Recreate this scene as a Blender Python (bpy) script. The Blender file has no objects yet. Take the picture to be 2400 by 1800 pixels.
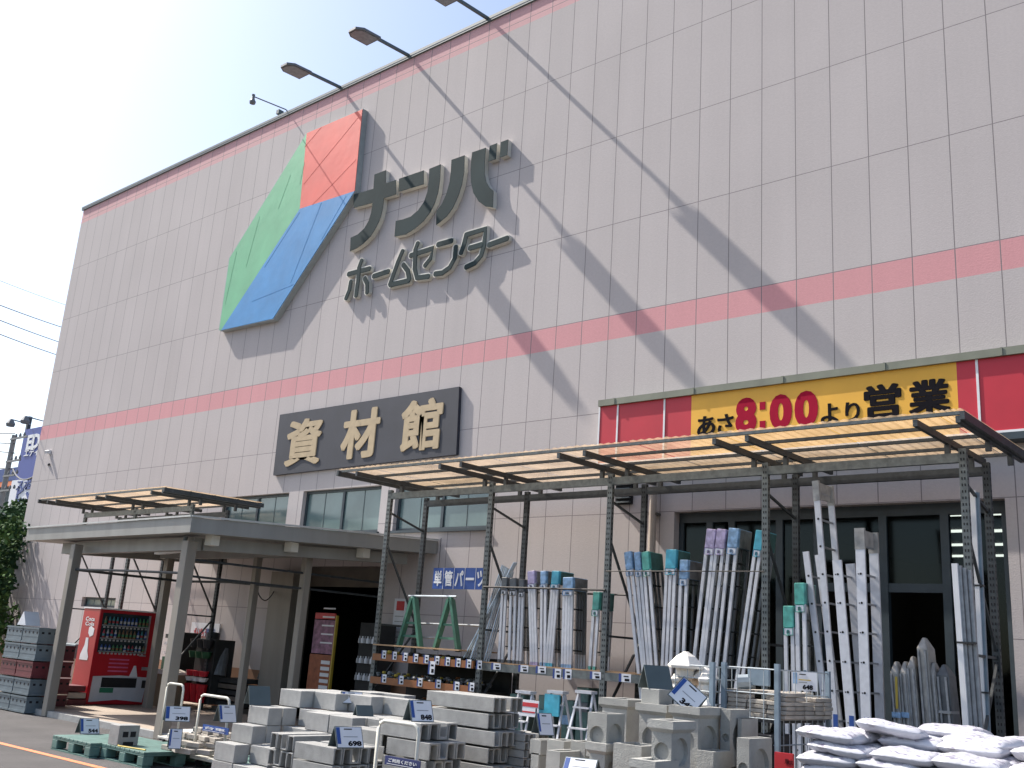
import bpy, bmesh, math, random
from mathutils import Vector, Matrix, noise
R_ = math.radians
random.seed(7)
SC = bpy.context.scene
COL = SC.collection

# ------------------------------------------------------------------ camera
FPX, YAW, PIT, ROL = 2346.647, R_(-41.18188), R_(14.92185), R_(3.93813)
CAM = Vector((12.45159, -14.018266, 1.75))
def _axes():
    sy, cy, sp, cp = math.sin(YAW), math.cos(YAW), math.sin(PIT), math.cos(PIT)
    f = Vector((sy*cp, cy*cp, sp)); r = Vector((cy, -sy, 0)); u = r.cross(f)
    cr, sr = math.cos(ROL), math.sin(ROL)
    return cr*r + sr*u, -sr*r + cr*u, f
CR, CU, CF = _axes()
cam = bpy.data.cameras.new('camera'); camo = bpy.data.objects.new('camera', cam); COL.objects.link(camo)
cam.sensor_width = 36; cam.lens = FPX/2400*36; cam.clip_end = 2000; cam.clip_start = 0.1
m = Matrix((CR, CU, -CF)).transposed().to_4x4(); m.translation = CAM
camo.matrix_world = m
SC.camera = camo

# ------------------------------------------------------------------ light
SUN = Vector((-4.6, -1.0, 5.12)).normalized()
w = bpy.data.worlds.new('World'); SC.world = w; w.use_nodes = True
nt = w.node_tree
sky = nt.nodes.new('ShaderNodeTexSky'); sky.sky_type = 'NISHITA'; sky.sun_disc = False
sky.sun_elevation = math.asin(SUN.z); sky.sun_rotation = math.atan2(SUN.x, SUN.y)
sky.air_density = 1.0; sky.dust_density = 2.1; sky.ozone_density = 1.0
bgn = nt.nodes['Background']; nt.links.new(sky.outputs[0], bgn.inputs[0]); bgn.inputs[1].default_value = 0.105
sl = bpy.data.lights.new('sun', 'SUN'); slo = bpy.data.objects.new('sun', sl); COL.objects.link(slo)
sl.energy = 3.6; sl.angle = R_(0.53); sl.color = (1.0, 0.95, 0.88)
slo.rotation_euler = SUN.to_track_quat('Z', 'Y').to_euler()
SC.view_settings.view_transform = 'Standard'; SC.view_settings.look = 'None'
SC.view_settings.exposure = 1.12; SC.view_settings.gamma = 1.0
try: SC.view_settings.use_curve_mapping = False
except Exception: pass

# ------------------------------------------------------------------ pixel of the photo (2400x1800) -> point in the place
def ray(px, py): return CF + (px-1200)/FPX*CR + (900-py)/FPX*CU
def PY(px, py, y=0.0):
    d = ray(px, py); return CAM + d*((y-CAM.y)/d.y)
def PZ(px, py, z=0.0):
    d = ray(px, py); return CAM + d*((z-CAM.z)/d.z)
def PX(px, py, x):
    d = ray(px, py); return CAM + d*((x-CAM.x)/d.x)

# ------------------------------------------------------------------ materials
def _n(nt, t, **k):
    n = nt.nodes.new(t)
    for a, b in k.items():
        if a[0] == 'i' and a[1:].isdigit(): n.inputs[int(a[1:])].default_value = b
        else: setattr(n, a, b)
    return n
def mat(name, col, rough=0.6, var=0.12, scale=6.0, bump=0.0, bscale=60.0, metal=0.0, inst=0.0, spec=0.5, spots=0.0, streak=False, emit=None):
    M = bpy.data.materials.new(name); M.use_nodes = True; nt = M.node_tree; L = nt.links.new
    b = nt.nodes['Principled BSDF']
    b.inputs['Roughness'].default_value = rough; b.inputs['Metallic'].default_value = metal
    b.inputs['Specular IOR Level'].default_value = spec
    tc = _n(nt, 'ShaderNodeTexCoord')
    nz = _n(nt, 'ShaderNodeTexNoise'); nz.inputs['Scale'].default_value = scale; nz.inputs['Detail'].default_value = 6
    if streak:
        mp = _n(nt, 'ShaderNodeMapping'); mp.inputs['Scale'].default_value = (1, 1, 0.12)
        L(tc.outputs['Object'], mp.inputs[0]); L(mp.outputs[0], nz.inputs['Vector'])
    else: L(tc.outputs['Object'], nz.inputs['Vector'])
    rp = _n(nt, 'ShaderNodeMapRange'); rp.inputs[1].default_value = .3; rp.inputs[2].default_value = .7
    rp.inputs[3].default_value = 1-var; rp.inputs[4].default_value = 1+var
    L(nz.outputs[0], rp.inputs[0]); val = rp.outputs[0]
    if inst:
        oi = _n(nt, 'ShaderNodeObjectInfo'); r2 = _n(nt, 'ShaderNodeMapRange')
        r2.inputs[3].default_value = 1-inst; r2.inputs[4].default_value = 1+inst
        L(oi.outputs['Random'], r2.inputs[0]); mu = _n(nt, 'ShaderNodeMath', operation='MULTIPLY')
        L(val, mu.inputs[0]); L(r2.outputs[0], mu.inputs[1]); val = mu.outputs[0]
    if spots:
        n3 = _n(nt, 'ShaderNodeTexNoise'); n3.inputs['Scale'].default_value = scale*9; n3.inputs['Detail'].default_value = 3
        L(tc.outputs['Object'], n3.inputs['Vector'])
        r3 = _n(nt, 'ShaderNodeMapRange'); r3.inputs[1].default_value = .62; r3.inputs[2].default_value = .75
        r3.inputs[3].default_value = 1; r3.inputs[4].default_value = 1-spots
        L(n3.outputs[0], r3.inputs[0]); mu = _n(nt, 'ShaderNodeMath', operation='MULTIPLY')
        L(val, mu.inputs[0]); L(r3.outputs[0], mu.inputs[1]); val = mu.outputs[0]
    vm = _n(nt, 'ShaderNodeVectorMath', operation='SCALE'); vm.inputs[0].default_value = col[:3]
    L(val, vm.inputs['Scale']); L(vm.outputs[0], b.inputs['Base Color'])
    if bump:
        n2 = _n(nt, 'ShaderNodeTexNoise'); n2.inputs['Scale'].default_value = bscale; n2.inputs['Detail'].default_value = 4
        L(tc.outputs['Object'], n2.inputs['Vector'])
        bp = _n(nt, 'ShaderNodeBump'); bp.inputs['Strength'].default_value = bump; bp.inputs['Distance'].default_value = .01
        L(n2.outputs[0], bp.inputs['Height']); L(bp.outputs[0], b.inputs['Normal'])
    if emit:
        b.inputs['Emission Color'].default_value = (*emit[:3], 1); b.inputs['Emission Strength'].default_value = emit[3]
    return M

def wall_mat():
    M = mat('alc_wall', (.485, .437, .422), .85, .05, .35, .35, 45)
    nt = M.node_tree; L = nt.links.new; b = nt.nodes['Principled BSDF']
    base = b.inputs['Base Color'].links[0].from_socket
    tc = _n(nt, 'ShaderNodeTexCoord'); sp = _n(nt, 'ShaderNodeSeparateXYZ'); L(tc.outputs['Object'], sp.inputs[0])
    def mth(op, a, bb=None, c=None):
        n = _n(nt, 'ShaderNodeMath', operation=op)
        for i, v in enumerate((a, bb, c)):
            if v is None: continue
            if isinstance(v, (int, float)): n.inputs[i].default_value = v
            else: L(v, n.inputs[i])
        return n.outputs[0]
    def joint(sock, per, off, wd):
        f = mth('FRACT', mth('DIVIDE', mth('SUBTRACT', sock, off - per*50), per))
        return mth('GREATER_THAN', mth('ABSOLUTE', mth('SUBTRACT', f, .5)), .5 - wd/per)
    jv = joint(sp.outputs[0], .6, 0.0, .0075); jh = joint(sp.outputs[2], 1.8, 5.919, .006)
    j = mth('MAXIMUM', jv, jh)
    # panel to panel tone
    px = mth('FLOOR', mth('DIVIDE', sp.outputs[0], .6)); pz = mth('FLOOR', mth('DIVIDE', mth('SUBTRACT', sp.outputs[2], 5.919), 1.8))
    cb = _n(nt, 'ShaderNodeCombineXYZ'); L(px, cb.inputs[0]); L(pz, cb.inputs[1])
    wn = _n(nt, 'ShaderNodeTexWhiteNoise'); L(cb.outputs[0], wn.inputs['Vector'])
    tone = mth('ADD', mth('MULTIPLY', wn.outputs['Value'], .05), .975)
    # fine speckle
    n3 = _n(nt, 'ShaderNodeTexNoise'); n3.inputs['Scale'].default_value = 22; n3.inputs['Detail'].default_value = 5; L(tc.outputs['Object'], n3.inputs['Vector'])
    tone = mth('MULTIPLY', tone, mth('ADD', mth('MULTIPLY', n3.outputs[0], .16), .92))
    # rain streaks
    mp = _n(nt, 'ShaderNodeMapping'); mp.inputs['Scale'].default_value = (3.2, 1, .10); L(tc.outputs['Object'], mp.inputs[0])
    n4 = _n(nt, 'ShaderNodeTexNoise'); n4.inputs['Scale'].default_value = 1.0; n4.inputs['Detail'].default_value = 5; L(mp.outputs[0], n4.inputs['Vector'])
    tone = mth('MULTIPLY', tone, mth('ADD', mth('MULTIPLY', n4.outputs[0], .10), .95))
    z = sp.outputs[2]
    def band(a, c): return mth('MULTIPLY', mth('GREATER_THAN', z, a), mth('LESS_THAN', z, c))
    s1 = mth('MAXIMUM', band(7.263, 7.719), band(14.80, 15.26)); s2 = mth('LESS_THAN', z, .98)
    def mixc(fac, A, Bc):
        n = _n(nt, 'ShaderNodeMix', data_type='RGBA'); L(fac, n.inputs[0])
        if hasattr(A, 'is_output'): L(A, n.inputs[6])
        else: n.inputs[6].default_value = (*A, 1)
        n.inputs[7].default_value = (*Bc, 1); return n.outputs[2]
    c = mixc(band(7.263, 7.719), base, (.63, .30, .31)); c = mixc(band(14.78, 15.26), c, (.62, .36, .36)); c = mixc(s2, c, (.30, .165, .10))  # upper stripe is the same pink paint, paler to stand for flare
    vm = _n(nt, 'ShaderNodeVectorMath', operation='SCALE'); L(c, vm.inputs[0]); L(tone, vm.inputs['Scale'])
    c = mixc(j, vm.outputs[0], (.21, .185, .185)); L(c, b.inputs['Base Color'])
    bp = [n for n in nt.nodes if n.type == 'BUMP'][0]
    h0 = bp.inputs['Height'].links[0].from_socket
    L(mth('SUBTRACT', h0, mth('MULTIPLY', j, 3.0)), bp.inputs['Height'])
    return M

def thin(name, col, tfac, rough=.08, kind='glass'):
    M = bpy.data.materials.new(name); M.use_nodes = True; nt = M.node_tree; L = nt.links.new
    for n in list(nt.nodes):
        if n.type == 'BSDF_PRINCIPLED': nt.nodes.remove(n)
    out = [n for n in nt.nodes if n.type == 'OUTPUT_MATERIAL'][0]
    t = _n(nt, 'ShaderNodeBsdfTransparent'); t.inputs[0].default_value = (*col, 1)
    mx = _n(nt, 'ShaderNodeMixShader')
    if kind == 'glass':
        g = _n(nt, 'ShaderNodeBsdfGlossy'); g.inputs['Roughness'].default_value = rough; g.inputs[0].default_value = (.42, .47, .47, 1)
        fr = _n(nt, 'ShaderNodeFresnel'); fr.inputs[0].default_value = 1.5
        ad = _n(nt, 'ShaderNodeMath', operation='MULTIPLY_ADD', i1=1.0-tfac, i2=tfac); L(fr.outputs[0], ad.inputs[0])
        L(ad.outputs[0], mx.inputs[0]); L(t.outputs[0], mx.inputs[1]); L(g.outputs[0], mx.inputs[2])
    else:
        tr = _n(nt, 'ShaderNodeBsdfTranslucent'); df = _n(nt, 'ShaderNodeBsdfDiffuse')
        tc = _n(nt, 'ShaderNodeTexCoord'); nz = _n(nt, 'ShaderNodeTexNoise'); nz.inputs['Scale'].default_value = 2.5; nz.inputs['Detail'].default_value = 6
        L(tc.outputs['Object'], nz.inputs['Vector'])
        mr = _n(nt, 'ShaderNodeMapRange', i1=.3, i2=.7, i3=.65, i4=1.15); L(nz.outputs[0], mr.inputs[0])
        vs = _n(nt, 'ShaderNodeVectorMath', operation='SCALE'); vs.inputs[0].default_value = col; L(mr.outputs[0], vs.inputs['Scale'])
        L(vs.outputs[0], tr.inputs[0]); L(vs.outputs[0], df.inputs[0])
        m2 = _n(nt, 'ShaderNodeMixShader', i0=.3); L(tr.outputs[0], m2.inputs[1]); L(df.outputs[0], m2.inputs[2])
        t.inputs[0].default_value = (.95, .9, .85, 1)
        mx.inputs[0].default_value = tfac; L(m2.outputs[0], mx.inputs[1]); L(t.outputs[0], mx.inputs[2])
    L(mx.outputs[0], out.inputs[0]); return M

def rib_asphalt():
    M = mat('asphalt', (.085, .078, .076), .92, .18, 1.2, .8, 180, spots=.25)
    return M

M = dict(
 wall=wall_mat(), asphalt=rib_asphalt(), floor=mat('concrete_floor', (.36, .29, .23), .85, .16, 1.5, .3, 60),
 orange=mat('orange_paint', (.75, .23, .09), .7, .2, 9, .3, 120, spots=.4),
 conc=mat('concrete_block', (.34, .335, .32), .9, .12, 9, .5, 120, inst=.10, spots=.22),
 conc2=mat('gutter_concrete', (.32, .315, .30), .92, .14, 10, .5, 110, inst=.12, spots=.3),
 basin=mat('basin_concrete', (.345, .34, .315), .9, .14, 6, .5, 90, inst=.10, spots=.22),
 brick=mat('pale_brick', (.38, .34, .29), .9, .16, 14, .5, 120, inst=.22, spots=.3),
 coping=mat('coping_metal', (.10, .125, .13), .5, .1), galv=mat('galvanised_steel', (.135, .15, .148), .5, .25, 14, .2, 60, metal=.35, spots=.35),
 dgalv=mat('dark_steel', (.05, .058, .062), .55, .25, 12, .2, 50, metal=.2), hole=mat('hole_dark', (.012, .012, .014), .9, .1),
 black=mat('black_plastic', (.02, .021, .024), .5, .2), alu=mat('aluminium', (.58, .59, .62), .45, .08, 14, .1, 50, metal=.12, inst=.08),
 alud=mat('aluminium_dull', (.30, .31, .32), .5, .2, 14, metal=.4, inst=.1),
 frame=mat('window_frame', (.035, .05, .06), .45, .15), cream=mat('cream_paint', (.62, .60, .53), .6, .07, 3),
 letter=mat('letter_face', (.026, .042, .044), .75, .25, .9, spec=.12), logo_r=mat('logo_red', (.74, .10, .065), .5, .10, 1.1, .5, 3.0),
 logo_g=mat('logo_green', (.13, .43, .22), .5, .10, 1.1, .5, 3.0), logo_b=mat('logo_blue', (.035, .235, .52), .5, .14, 1.1, .5, 3.0),
 seam_r=mat('seam_red', (.66, .09, .06)), seam_g=mat('seam_green', (.115, .395, .20)), seam_b=mat('seam_blue', (.031, .215, .485)), logo_side=mat('logo_side', (.33, .36, .36), .6, .1), navy=mat('sign_slate', (.032, .034, .046), .6, .14, 2),
 gold=mat('sign_gold', (.46, .35, .21), .55, .1, 5), red=mat('fascia_red', (.50, .018, .035), .45, .07, 2),
 yellow=mat('fascia_yellow', (.80, .42, .035), .5, .07, 2), ink=mat('sign_ink', (.014, .013, .016), .9, .1, spec=.04),
 magenta=mat('sign_crimson', (.36, .008, .035), .8, .06, spec=.1), white=mat('white_paint', (.74, .74, .74), .5, .06, 4),
 olive=mat('olive_trim', (.19, .20, .15), .6, .15, 3), canopy=mat('canopy_paint', (.27, .265, .245), .55, .12, 3, streak=True),
 canopy_top=mat('canopy_top', (.50, .50, .47), .6, .1), post=mat('post_paint', (.25, .225, .19), .55, .14, 3, streak=True),
 poly=thin('polycarbonate', (.60, .45, .30), .50, kind='poly'), glass=thin('shop_glass', (.30, .32, .32), .0),
 upglass=mat('frosted_pane', (.13, .19, .185), .16, .25, .9, spec=.9), rim=mat('pane_line', (.10, .13, .13), .5),
 vred=mat('vending_red', (.42, .008, .018), .35, .06, 3), vdark=mat('vending_window', (.02, .035, .04), .12, .2), vwhite=mat('vending_panel', (.50, .52, .56), .35, .06),
 pallet=mat('green_pallet', (.10, .19, .165), .6, .2, 7, .2, 60, spots=.3), crate=mat('grey_crate', (.12, .155, .175), .55, .15, 5, inst=.08),
 crater=mat('red_crate', (.12, .018, .025), .55, .15, 5, inst=.1), bag=None, blue=mat('sign_blue', (.018, .07, .28), .5, .1, 4),
 navy2=mat('board_navy', (.02, .03, .12), .5, .1), card=mat('card_white', (.70, .71, .74), .5, .04), tent=mat('tent_board', (.075, .10, .105), .6, .12, 5),
 tagb=mat('tag_blue', (.02, .05, .22), .5), wood=mat('plywood', (.38, .24, .13), .7, .2, 6, streak=False), shelfo=mat('shelf_orange', (.24, .085, .025), .5, .14, 6),
 green=mat('trestle_green', (.05, .17, .12), .45, .15, 8), pipe=mat('pipe_steel', (.48, .53, .56), .3, .15, 10, metal=.7, inst=.12),
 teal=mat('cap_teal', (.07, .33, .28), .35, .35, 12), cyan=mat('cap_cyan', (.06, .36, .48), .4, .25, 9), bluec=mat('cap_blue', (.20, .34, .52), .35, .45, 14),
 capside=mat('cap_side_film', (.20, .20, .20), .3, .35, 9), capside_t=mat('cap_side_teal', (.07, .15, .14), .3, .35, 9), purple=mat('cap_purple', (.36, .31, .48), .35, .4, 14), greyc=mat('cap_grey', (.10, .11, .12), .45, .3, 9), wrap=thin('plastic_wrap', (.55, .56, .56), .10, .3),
 bagw=mat('wrap_film', (.33, .32, .30), .35, .3, 10), tan=mat('tan_panel', (.27, .20, .125), .7, .12, 4), darkg=mat('dark_green', (.012, .075, .03), .5, .3, 12),
 pink=mat('pink_plastic', (.55, .12, .25), .4, .2), steelb=mat('blue_grey_steel', (.20, .26, .31), .45, .2, 8), wire=mat('mesh_wire', (.34, .38, .40), .4, .15),
 lantern=mat('lantern_white', (.72, .68, .62), .75, .10, 10, .2, 60), lampgrey=mat('lamp_housing', (.16, .165, .17), .5, .15), lamplens=mat('lamp_lens', (.25, .26, .27), .35, .2, 12),
 cable=mat('cable', (.05, .05, .055), .6), cconc=mat('pole_concrete', (.25, .25, .24), .85, .1), bark=mat('bark', (.09, .07, .055), .9, .3, 12),
 leaf=mat('leaf', (.06, .11, .035), .8, .5, 1.6, spec=.08), leaf2=mat('leaf_dark', (.03, .065, .03), .8, .4, 1.6, spec=.08),
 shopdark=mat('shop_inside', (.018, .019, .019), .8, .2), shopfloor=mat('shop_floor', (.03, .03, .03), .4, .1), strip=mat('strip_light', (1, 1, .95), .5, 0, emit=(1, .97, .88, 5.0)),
 bblue=mat('billboard_blue', (.025, .055, .28), .5, .06), farfac=mat('far_facade', (.10, .12, .12), .8, .2), farblue=mat('far_blue_roof', (.02, .06, .22), .6, .1),
 poster=mat('poster_pink', (.25, .12, .19), .6, .5, 9), posterb=mat('poster_orange', (.28, .08, .03), .6, .3, 9), yel=mat('yellow_plastic', (.50, .36, .05), .5),  # both poster colours darkened for the shade they stand in
 pdark=mat('door_frame_brown', (.10, .085, .07), .6, .2, 3), redt=mat('sign_red_ink', (.50, .03, .04), .5), beige=mat('pipe_beige', (.40, .34, .29), .5, .08),
 cgreen=mat('slot_green', (.02, .18, .10), .5), cans=[mat('can_%s' % n, c, .3, .1) for n, c in (('blue', (.02, .06, .22)), ('green', (.03, .16, .06)), ('red', (.28, .02, .03)), ('pale', (.4, .4, .4)), ('brown', (.16, .08, .03)), ('teal', (.03, .18, .2)))],
)
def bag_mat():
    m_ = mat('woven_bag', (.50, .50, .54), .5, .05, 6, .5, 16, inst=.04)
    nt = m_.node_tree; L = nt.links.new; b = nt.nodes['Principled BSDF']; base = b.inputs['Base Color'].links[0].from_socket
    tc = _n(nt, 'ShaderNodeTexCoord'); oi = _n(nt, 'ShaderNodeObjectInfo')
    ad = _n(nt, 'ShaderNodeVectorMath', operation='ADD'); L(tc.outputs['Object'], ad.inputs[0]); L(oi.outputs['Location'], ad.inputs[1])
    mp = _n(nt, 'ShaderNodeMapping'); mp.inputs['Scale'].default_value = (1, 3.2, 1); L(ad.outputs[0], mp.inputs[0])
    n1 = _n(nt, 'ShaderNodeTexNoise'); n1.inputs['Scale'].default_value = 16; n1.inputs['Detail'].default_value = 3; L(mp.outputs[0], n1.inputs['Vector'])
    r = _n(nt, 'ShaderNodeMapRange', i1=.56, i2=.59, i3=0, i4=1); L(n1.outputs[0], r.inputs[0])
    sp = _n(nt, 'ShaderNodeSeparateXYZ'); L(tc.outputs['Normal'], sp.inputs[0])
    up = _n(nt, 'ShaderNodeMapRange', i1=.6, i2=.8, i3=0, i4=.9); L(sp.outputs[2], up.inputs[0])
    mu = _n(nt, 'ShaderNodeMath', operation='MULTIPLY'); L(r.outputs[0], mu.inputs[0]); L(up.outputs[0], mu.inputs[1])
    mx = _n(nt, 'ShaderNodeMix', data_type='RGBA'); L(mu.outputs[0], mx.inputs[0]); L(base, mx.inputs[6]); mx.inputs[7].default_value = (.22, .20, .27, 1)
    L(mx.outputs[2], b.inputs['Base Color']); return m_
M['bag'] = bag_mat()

# ------------------------------------------------------------------ mesh helpers
WL = {}
def wl(o):
    v = Vector((0, 0, 0))
    while o is not None: v = v + WL.get(o.name, Vector((0, 0, 0))); o = o.parent
    return v
def tag(o, label=None, cat=None, group=None, kind=None):
    if label: o['label'] = label
    if cat: o['category'] = cat
    if group: o['group'] = group
    if kind: o['kind'] = kind
    return o
def thing(name, label, cat, loc=(0, 0, 0), group=None, rotz=0):
    o = bpy.data.objects.new(name, None); COL.objects.link(o); o.location = loc; o.rotation_euler = (0, 0, rotz)
    o.empty_display_size = .2
    WL[o.name] = Vector(loc) if rotz == 0 else Vector((0, 0, 0))
    return tag(o, label, cat, group)
class MB:
    def __init__(s): s.v = []; s.f = []; s.m = []; s.mi = 0
    def add(s, vs, fs):
        n = len(s.v); s.v += [Vector(v) for v in vs]
        for f in fs: s.f.append([i+n for i in f]); s.m.append(s.mi)
        return s
    def box(s, x0, y0, z0, x1, y1, z1):
        return s.add([(x0, y0, z0), (x1, y0, z0), (x1, y1, z0), (x0, y1, z0), (x0, y0, z1), (x1, y0, z1), (x1, y1, z1), (x0, y1, z1)],
                     [(0, 3, 2, 1), (4, 5, 6, 7), (0, 1, 5, 4), (1, 2, 6, 5), (2, 3, 7, 6), (3, 0, 4, 7)])
    def bar(s, p, q, w_, h_, up=(0, 0, 1)):
        p, q = Vector(p), Vector(q); d = (q-p).normalized(); u = Vector(up)
        if abs(d.dot(u)) > .98: u = Vector((0, 1, 0))
        a = d.cross(u).normalized()*w_/2; b = a.cross(d).normalized()*h_/2
        vs = [c+i*a+j*b for c in (p, q) for i, j in ((-1, -1), (1, -1), (1, 1), (-1, 1))]
        return s.add(vs, [(0, 1, 2, 3), (4, 7, 6, 5), (0, 4, 5, 1), (1, 5, 6, 2), (2, 6, 7, 3), (3, 7, 4, 0)])
    def tube(s, pts, r, n=8):
        pts = [Vector(p) for p in pts]; rings = []
        rr = r if isinstance(r, (list, tuple)) else [r]*len(pts)
        for i, p in enumerate(pts):
            d = (pts[min(i+1, len(pts)-1)]-pts[max(i-1, 0)]).normalized()
            u = Vector((0, 0, 1)) if abs(d.z) < .9 else Vector((1, 0, 0))
            a = d.cross(u).normalized(); b = a.cross(d)
            rings.append([p+(a*math.cos(t)+b*math.sin(t))*rr[i] for t in [2*math.pi*k/n for k in range(n)]])
        vs = [v for r_ in rings for v in r_]; fs = []
        for i in range(len(rings)-1):
            for k in range(n): fs.append((i*n+k, i*n+(k+1) % n, (i+1)*n+(k+1) % n, (i+1)*n+k))
        fs += [tuple(range(n))[::-1], tuple(range((len(rings)-1)*n, len(rings)*n))]
        return s.add(vs, fs)
    def prism(s, pts, vec, side=None):
        pts = [Vector(p) for p in pts]; vec = Vector(vec); n = len(pts)
        a = s.mi; s.add(pts+[p+vec for p in pts], [tuple(range(n)), tuple(range(n, 2*n))[::-1]])
        if side is not None: s.mi = side
        k = len(s.v)-2*n
        for i in range(n): s.f.append([k+i, k+n+i, k+n+(i+1) % n, k+(i+1) % n]); s.m.append(s.mi)
        s.mi = a; return s
    def lathe(s, c, prof, n=16, ax=0.0, cap=True):
        c = Vector(c); vs = []; fs = []
        for r, z in prof:
            for k in range(n): t = ax+2*math.pi*k/n; vs.append(c+Vector((r*math.cos(t), r*math.sin(t), z)))
        for i in range(len(prof)-1):
            for k in range(n): fs.append((i*n+k, i*n+(k+1) % n, (i+1)*n+(k+1) % n, (i+1)*n+k))
        if cap: fs += [tuple(range(n))[::-1], tuple(range((len(prof)-1)*n, len(prof)*n))]
        return s.add(vs, fs)
    def quad(s, a, b, c, d): return s.add([a, b, c, d], [(0, 1, 2, 3)])
    def build(s, name, mats, parent=None, label=None, cat=None, group=None, kind=None, bevel=0, smooth=False, recalc=True, free=False):
        if not isinstance(mats, (list, tuple)): mats = [mats]
        me = bpy.data.meshes.new(name); off = Vector((0, 0, 0))
        if parent is not None: off = wl(parent)
        elif not free and kind != 'structure':
            xs = [v.x for v in s.v]; ys = [v.y for v in s.v]; zs = [v.z for v in s.v]
            off = Vector(((min(xs)+max(xs))/2, (min(ys)+max(ys))/2, min(zs)))
        me.from_pydata([v-off for v in s.v], [], s.f)
        for m_ in mats: me.materials.append(m_)
        me.polygons.foreach_set('material_index', s.m)
        bm = bmesh.new(); bm.from_mesh(me)
        if recalc: bmesh.ops.recalc_face_normals(bm, faces=bm.faces)
        if bevel: bmesh.ops.bevel(bm, geom=[e for e in bm.edges if e.calc_face_angle(0) > .5], offset=bevel, segments=1, affect='EDGES', profile=.5)
        if smooth:
            for f in bm.faces: f.smooth = True
        bm.to_mesh(me); bm.free(); me.update()
        o = bpy.data.objects.new(name, me); COL.objects.link(o)
        if parent is not None: o.parent = parent; WL[o.name] = Vector((0, 0, 0))
        else: o.location = off; WL[o.name] = off
        return tag(o, label, cat, group, kind)
def struct(mb, name, m_, **k): return mb.build(name, m_, kind='structure', **k)
def dup(root, loc, rotz=0.0, label=None, group=None, scale=None):
    def cp(o, par):
        c = o.copy(); COL.objects.link(c); c.parent = par
        for ch in list(o.children): cp(ch, c)
        return c
    r = cp(root, None); r.location = loc; r.rotation_euler = (root.rotation_euler.x, root.rotation_euler.y, rotz)
    if label: r['label'] = label
    if group: r['group'] = group
    if scale: r.scale = scale
    return r
ORD = ['first', 'second', 'third', 'fourth', 'fifth', 'sixth', 'seventh', 'eighth', 'ninth', 'tenth', 'eleventh', 'twelfth', 'thirteenth', 'fourteenth', 'fifteenth', 'sixteenth', 'seventeenth', 'eighteenth', 'nineteenth', 'twentieth']

_tc = {}
def glyphs(s, bold):
    k = (s, bold)
    if k not in _tc:
        cu = bpy.data.curves.new('lettering', 'FONT'); cu.body = s; cu.offset = bold; cu.extrude = .5; cu.resolution_u = 4
        o = bpy.data.objects.new('lettering', cu); COL.objects.link(o)
        me = o.to_mesh() if False else bpy.data.meshes.new_from_object(o.evaluated_get(bpy.context.evaluated_depsgraph_get()))
        vs = [v.co.copy() for v in me.vertices]; fs = [tuple(p.vertices) for p in me.polygons]
        bpy.data.objects.remove(o); bpy.data.curves.remove(cu); bpy.data.meshes.remove(me)
        x0, x1 = min(v.x for v in vs), max(v.x for v in vs); y0, y1 = min(v.y for v in vs), max(v.y for v in vs)
        _tc[k] = ([((v.x-x0)/(x1-x0), (v.y-y0)/(y1-y0), v.z+.5) for v in vs], fs)
    return _tc[k]
def text(s, org, ux, uy, un, w_, h_, dep, bold=.0, mb=None):
    """lettering fitted to a w x h rectangle, standing dep proud along un"""
    mb = mb or MB(); vs, fs = glyphs(s, bold)
    org, ux, uy, un = Vector(org), Vector(ux).normalized(), Vector(uy).normalized(), Vector(un).normalized()
    mb.add([org+ux*(a*w_)+uy*(b*h_)+un*(c*dep) for a, b, c in vs], fs); return mb
X_, Z_, N_ = (1, 0, 0), (0, 0, 1), (0, -1, 0)

# ================================================================== SETTING
mb = MB(); mb.box(-260, -60, -.4, 120, 260, 0); struct(mb, 'ground', M['asphalt'])
kz = .10
a, b_, c = PZ(60, 1670, 0), PZ(108, 1678, 0), PZ(255, 1696, 0)
mb = MB(); mb.box(-19.6, -4.42, .0, -.9, 0.4, kz); struct(mb, 'pavement', M['floor'])
mb = MB(); mb.box(-19.7, -4.55, .0, -.8, -4.42, kz+.004); struct(mb, 'kerb', M['conc'])
l0, l1 = PZ(0, 1742, 0), PZ(236, 1800, 0); d = (l1-l0).normalized(); nrm = Vector((-d.y, d.x, 0))*.055
mb = MB(); A, B = l0-d*14, l1+d*9; mb.add([A-nrm+Vector((0, 0, .004)), B-nrm+Vector((0, 0, .004)), B+nrm+Vector((0, 0, .004)), A+nrm+Vector((0, 0, .004))], [(0, 1, 2, 3)])
struct(mb, 'road_marking', M['orange'], recalc=False)

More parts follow.
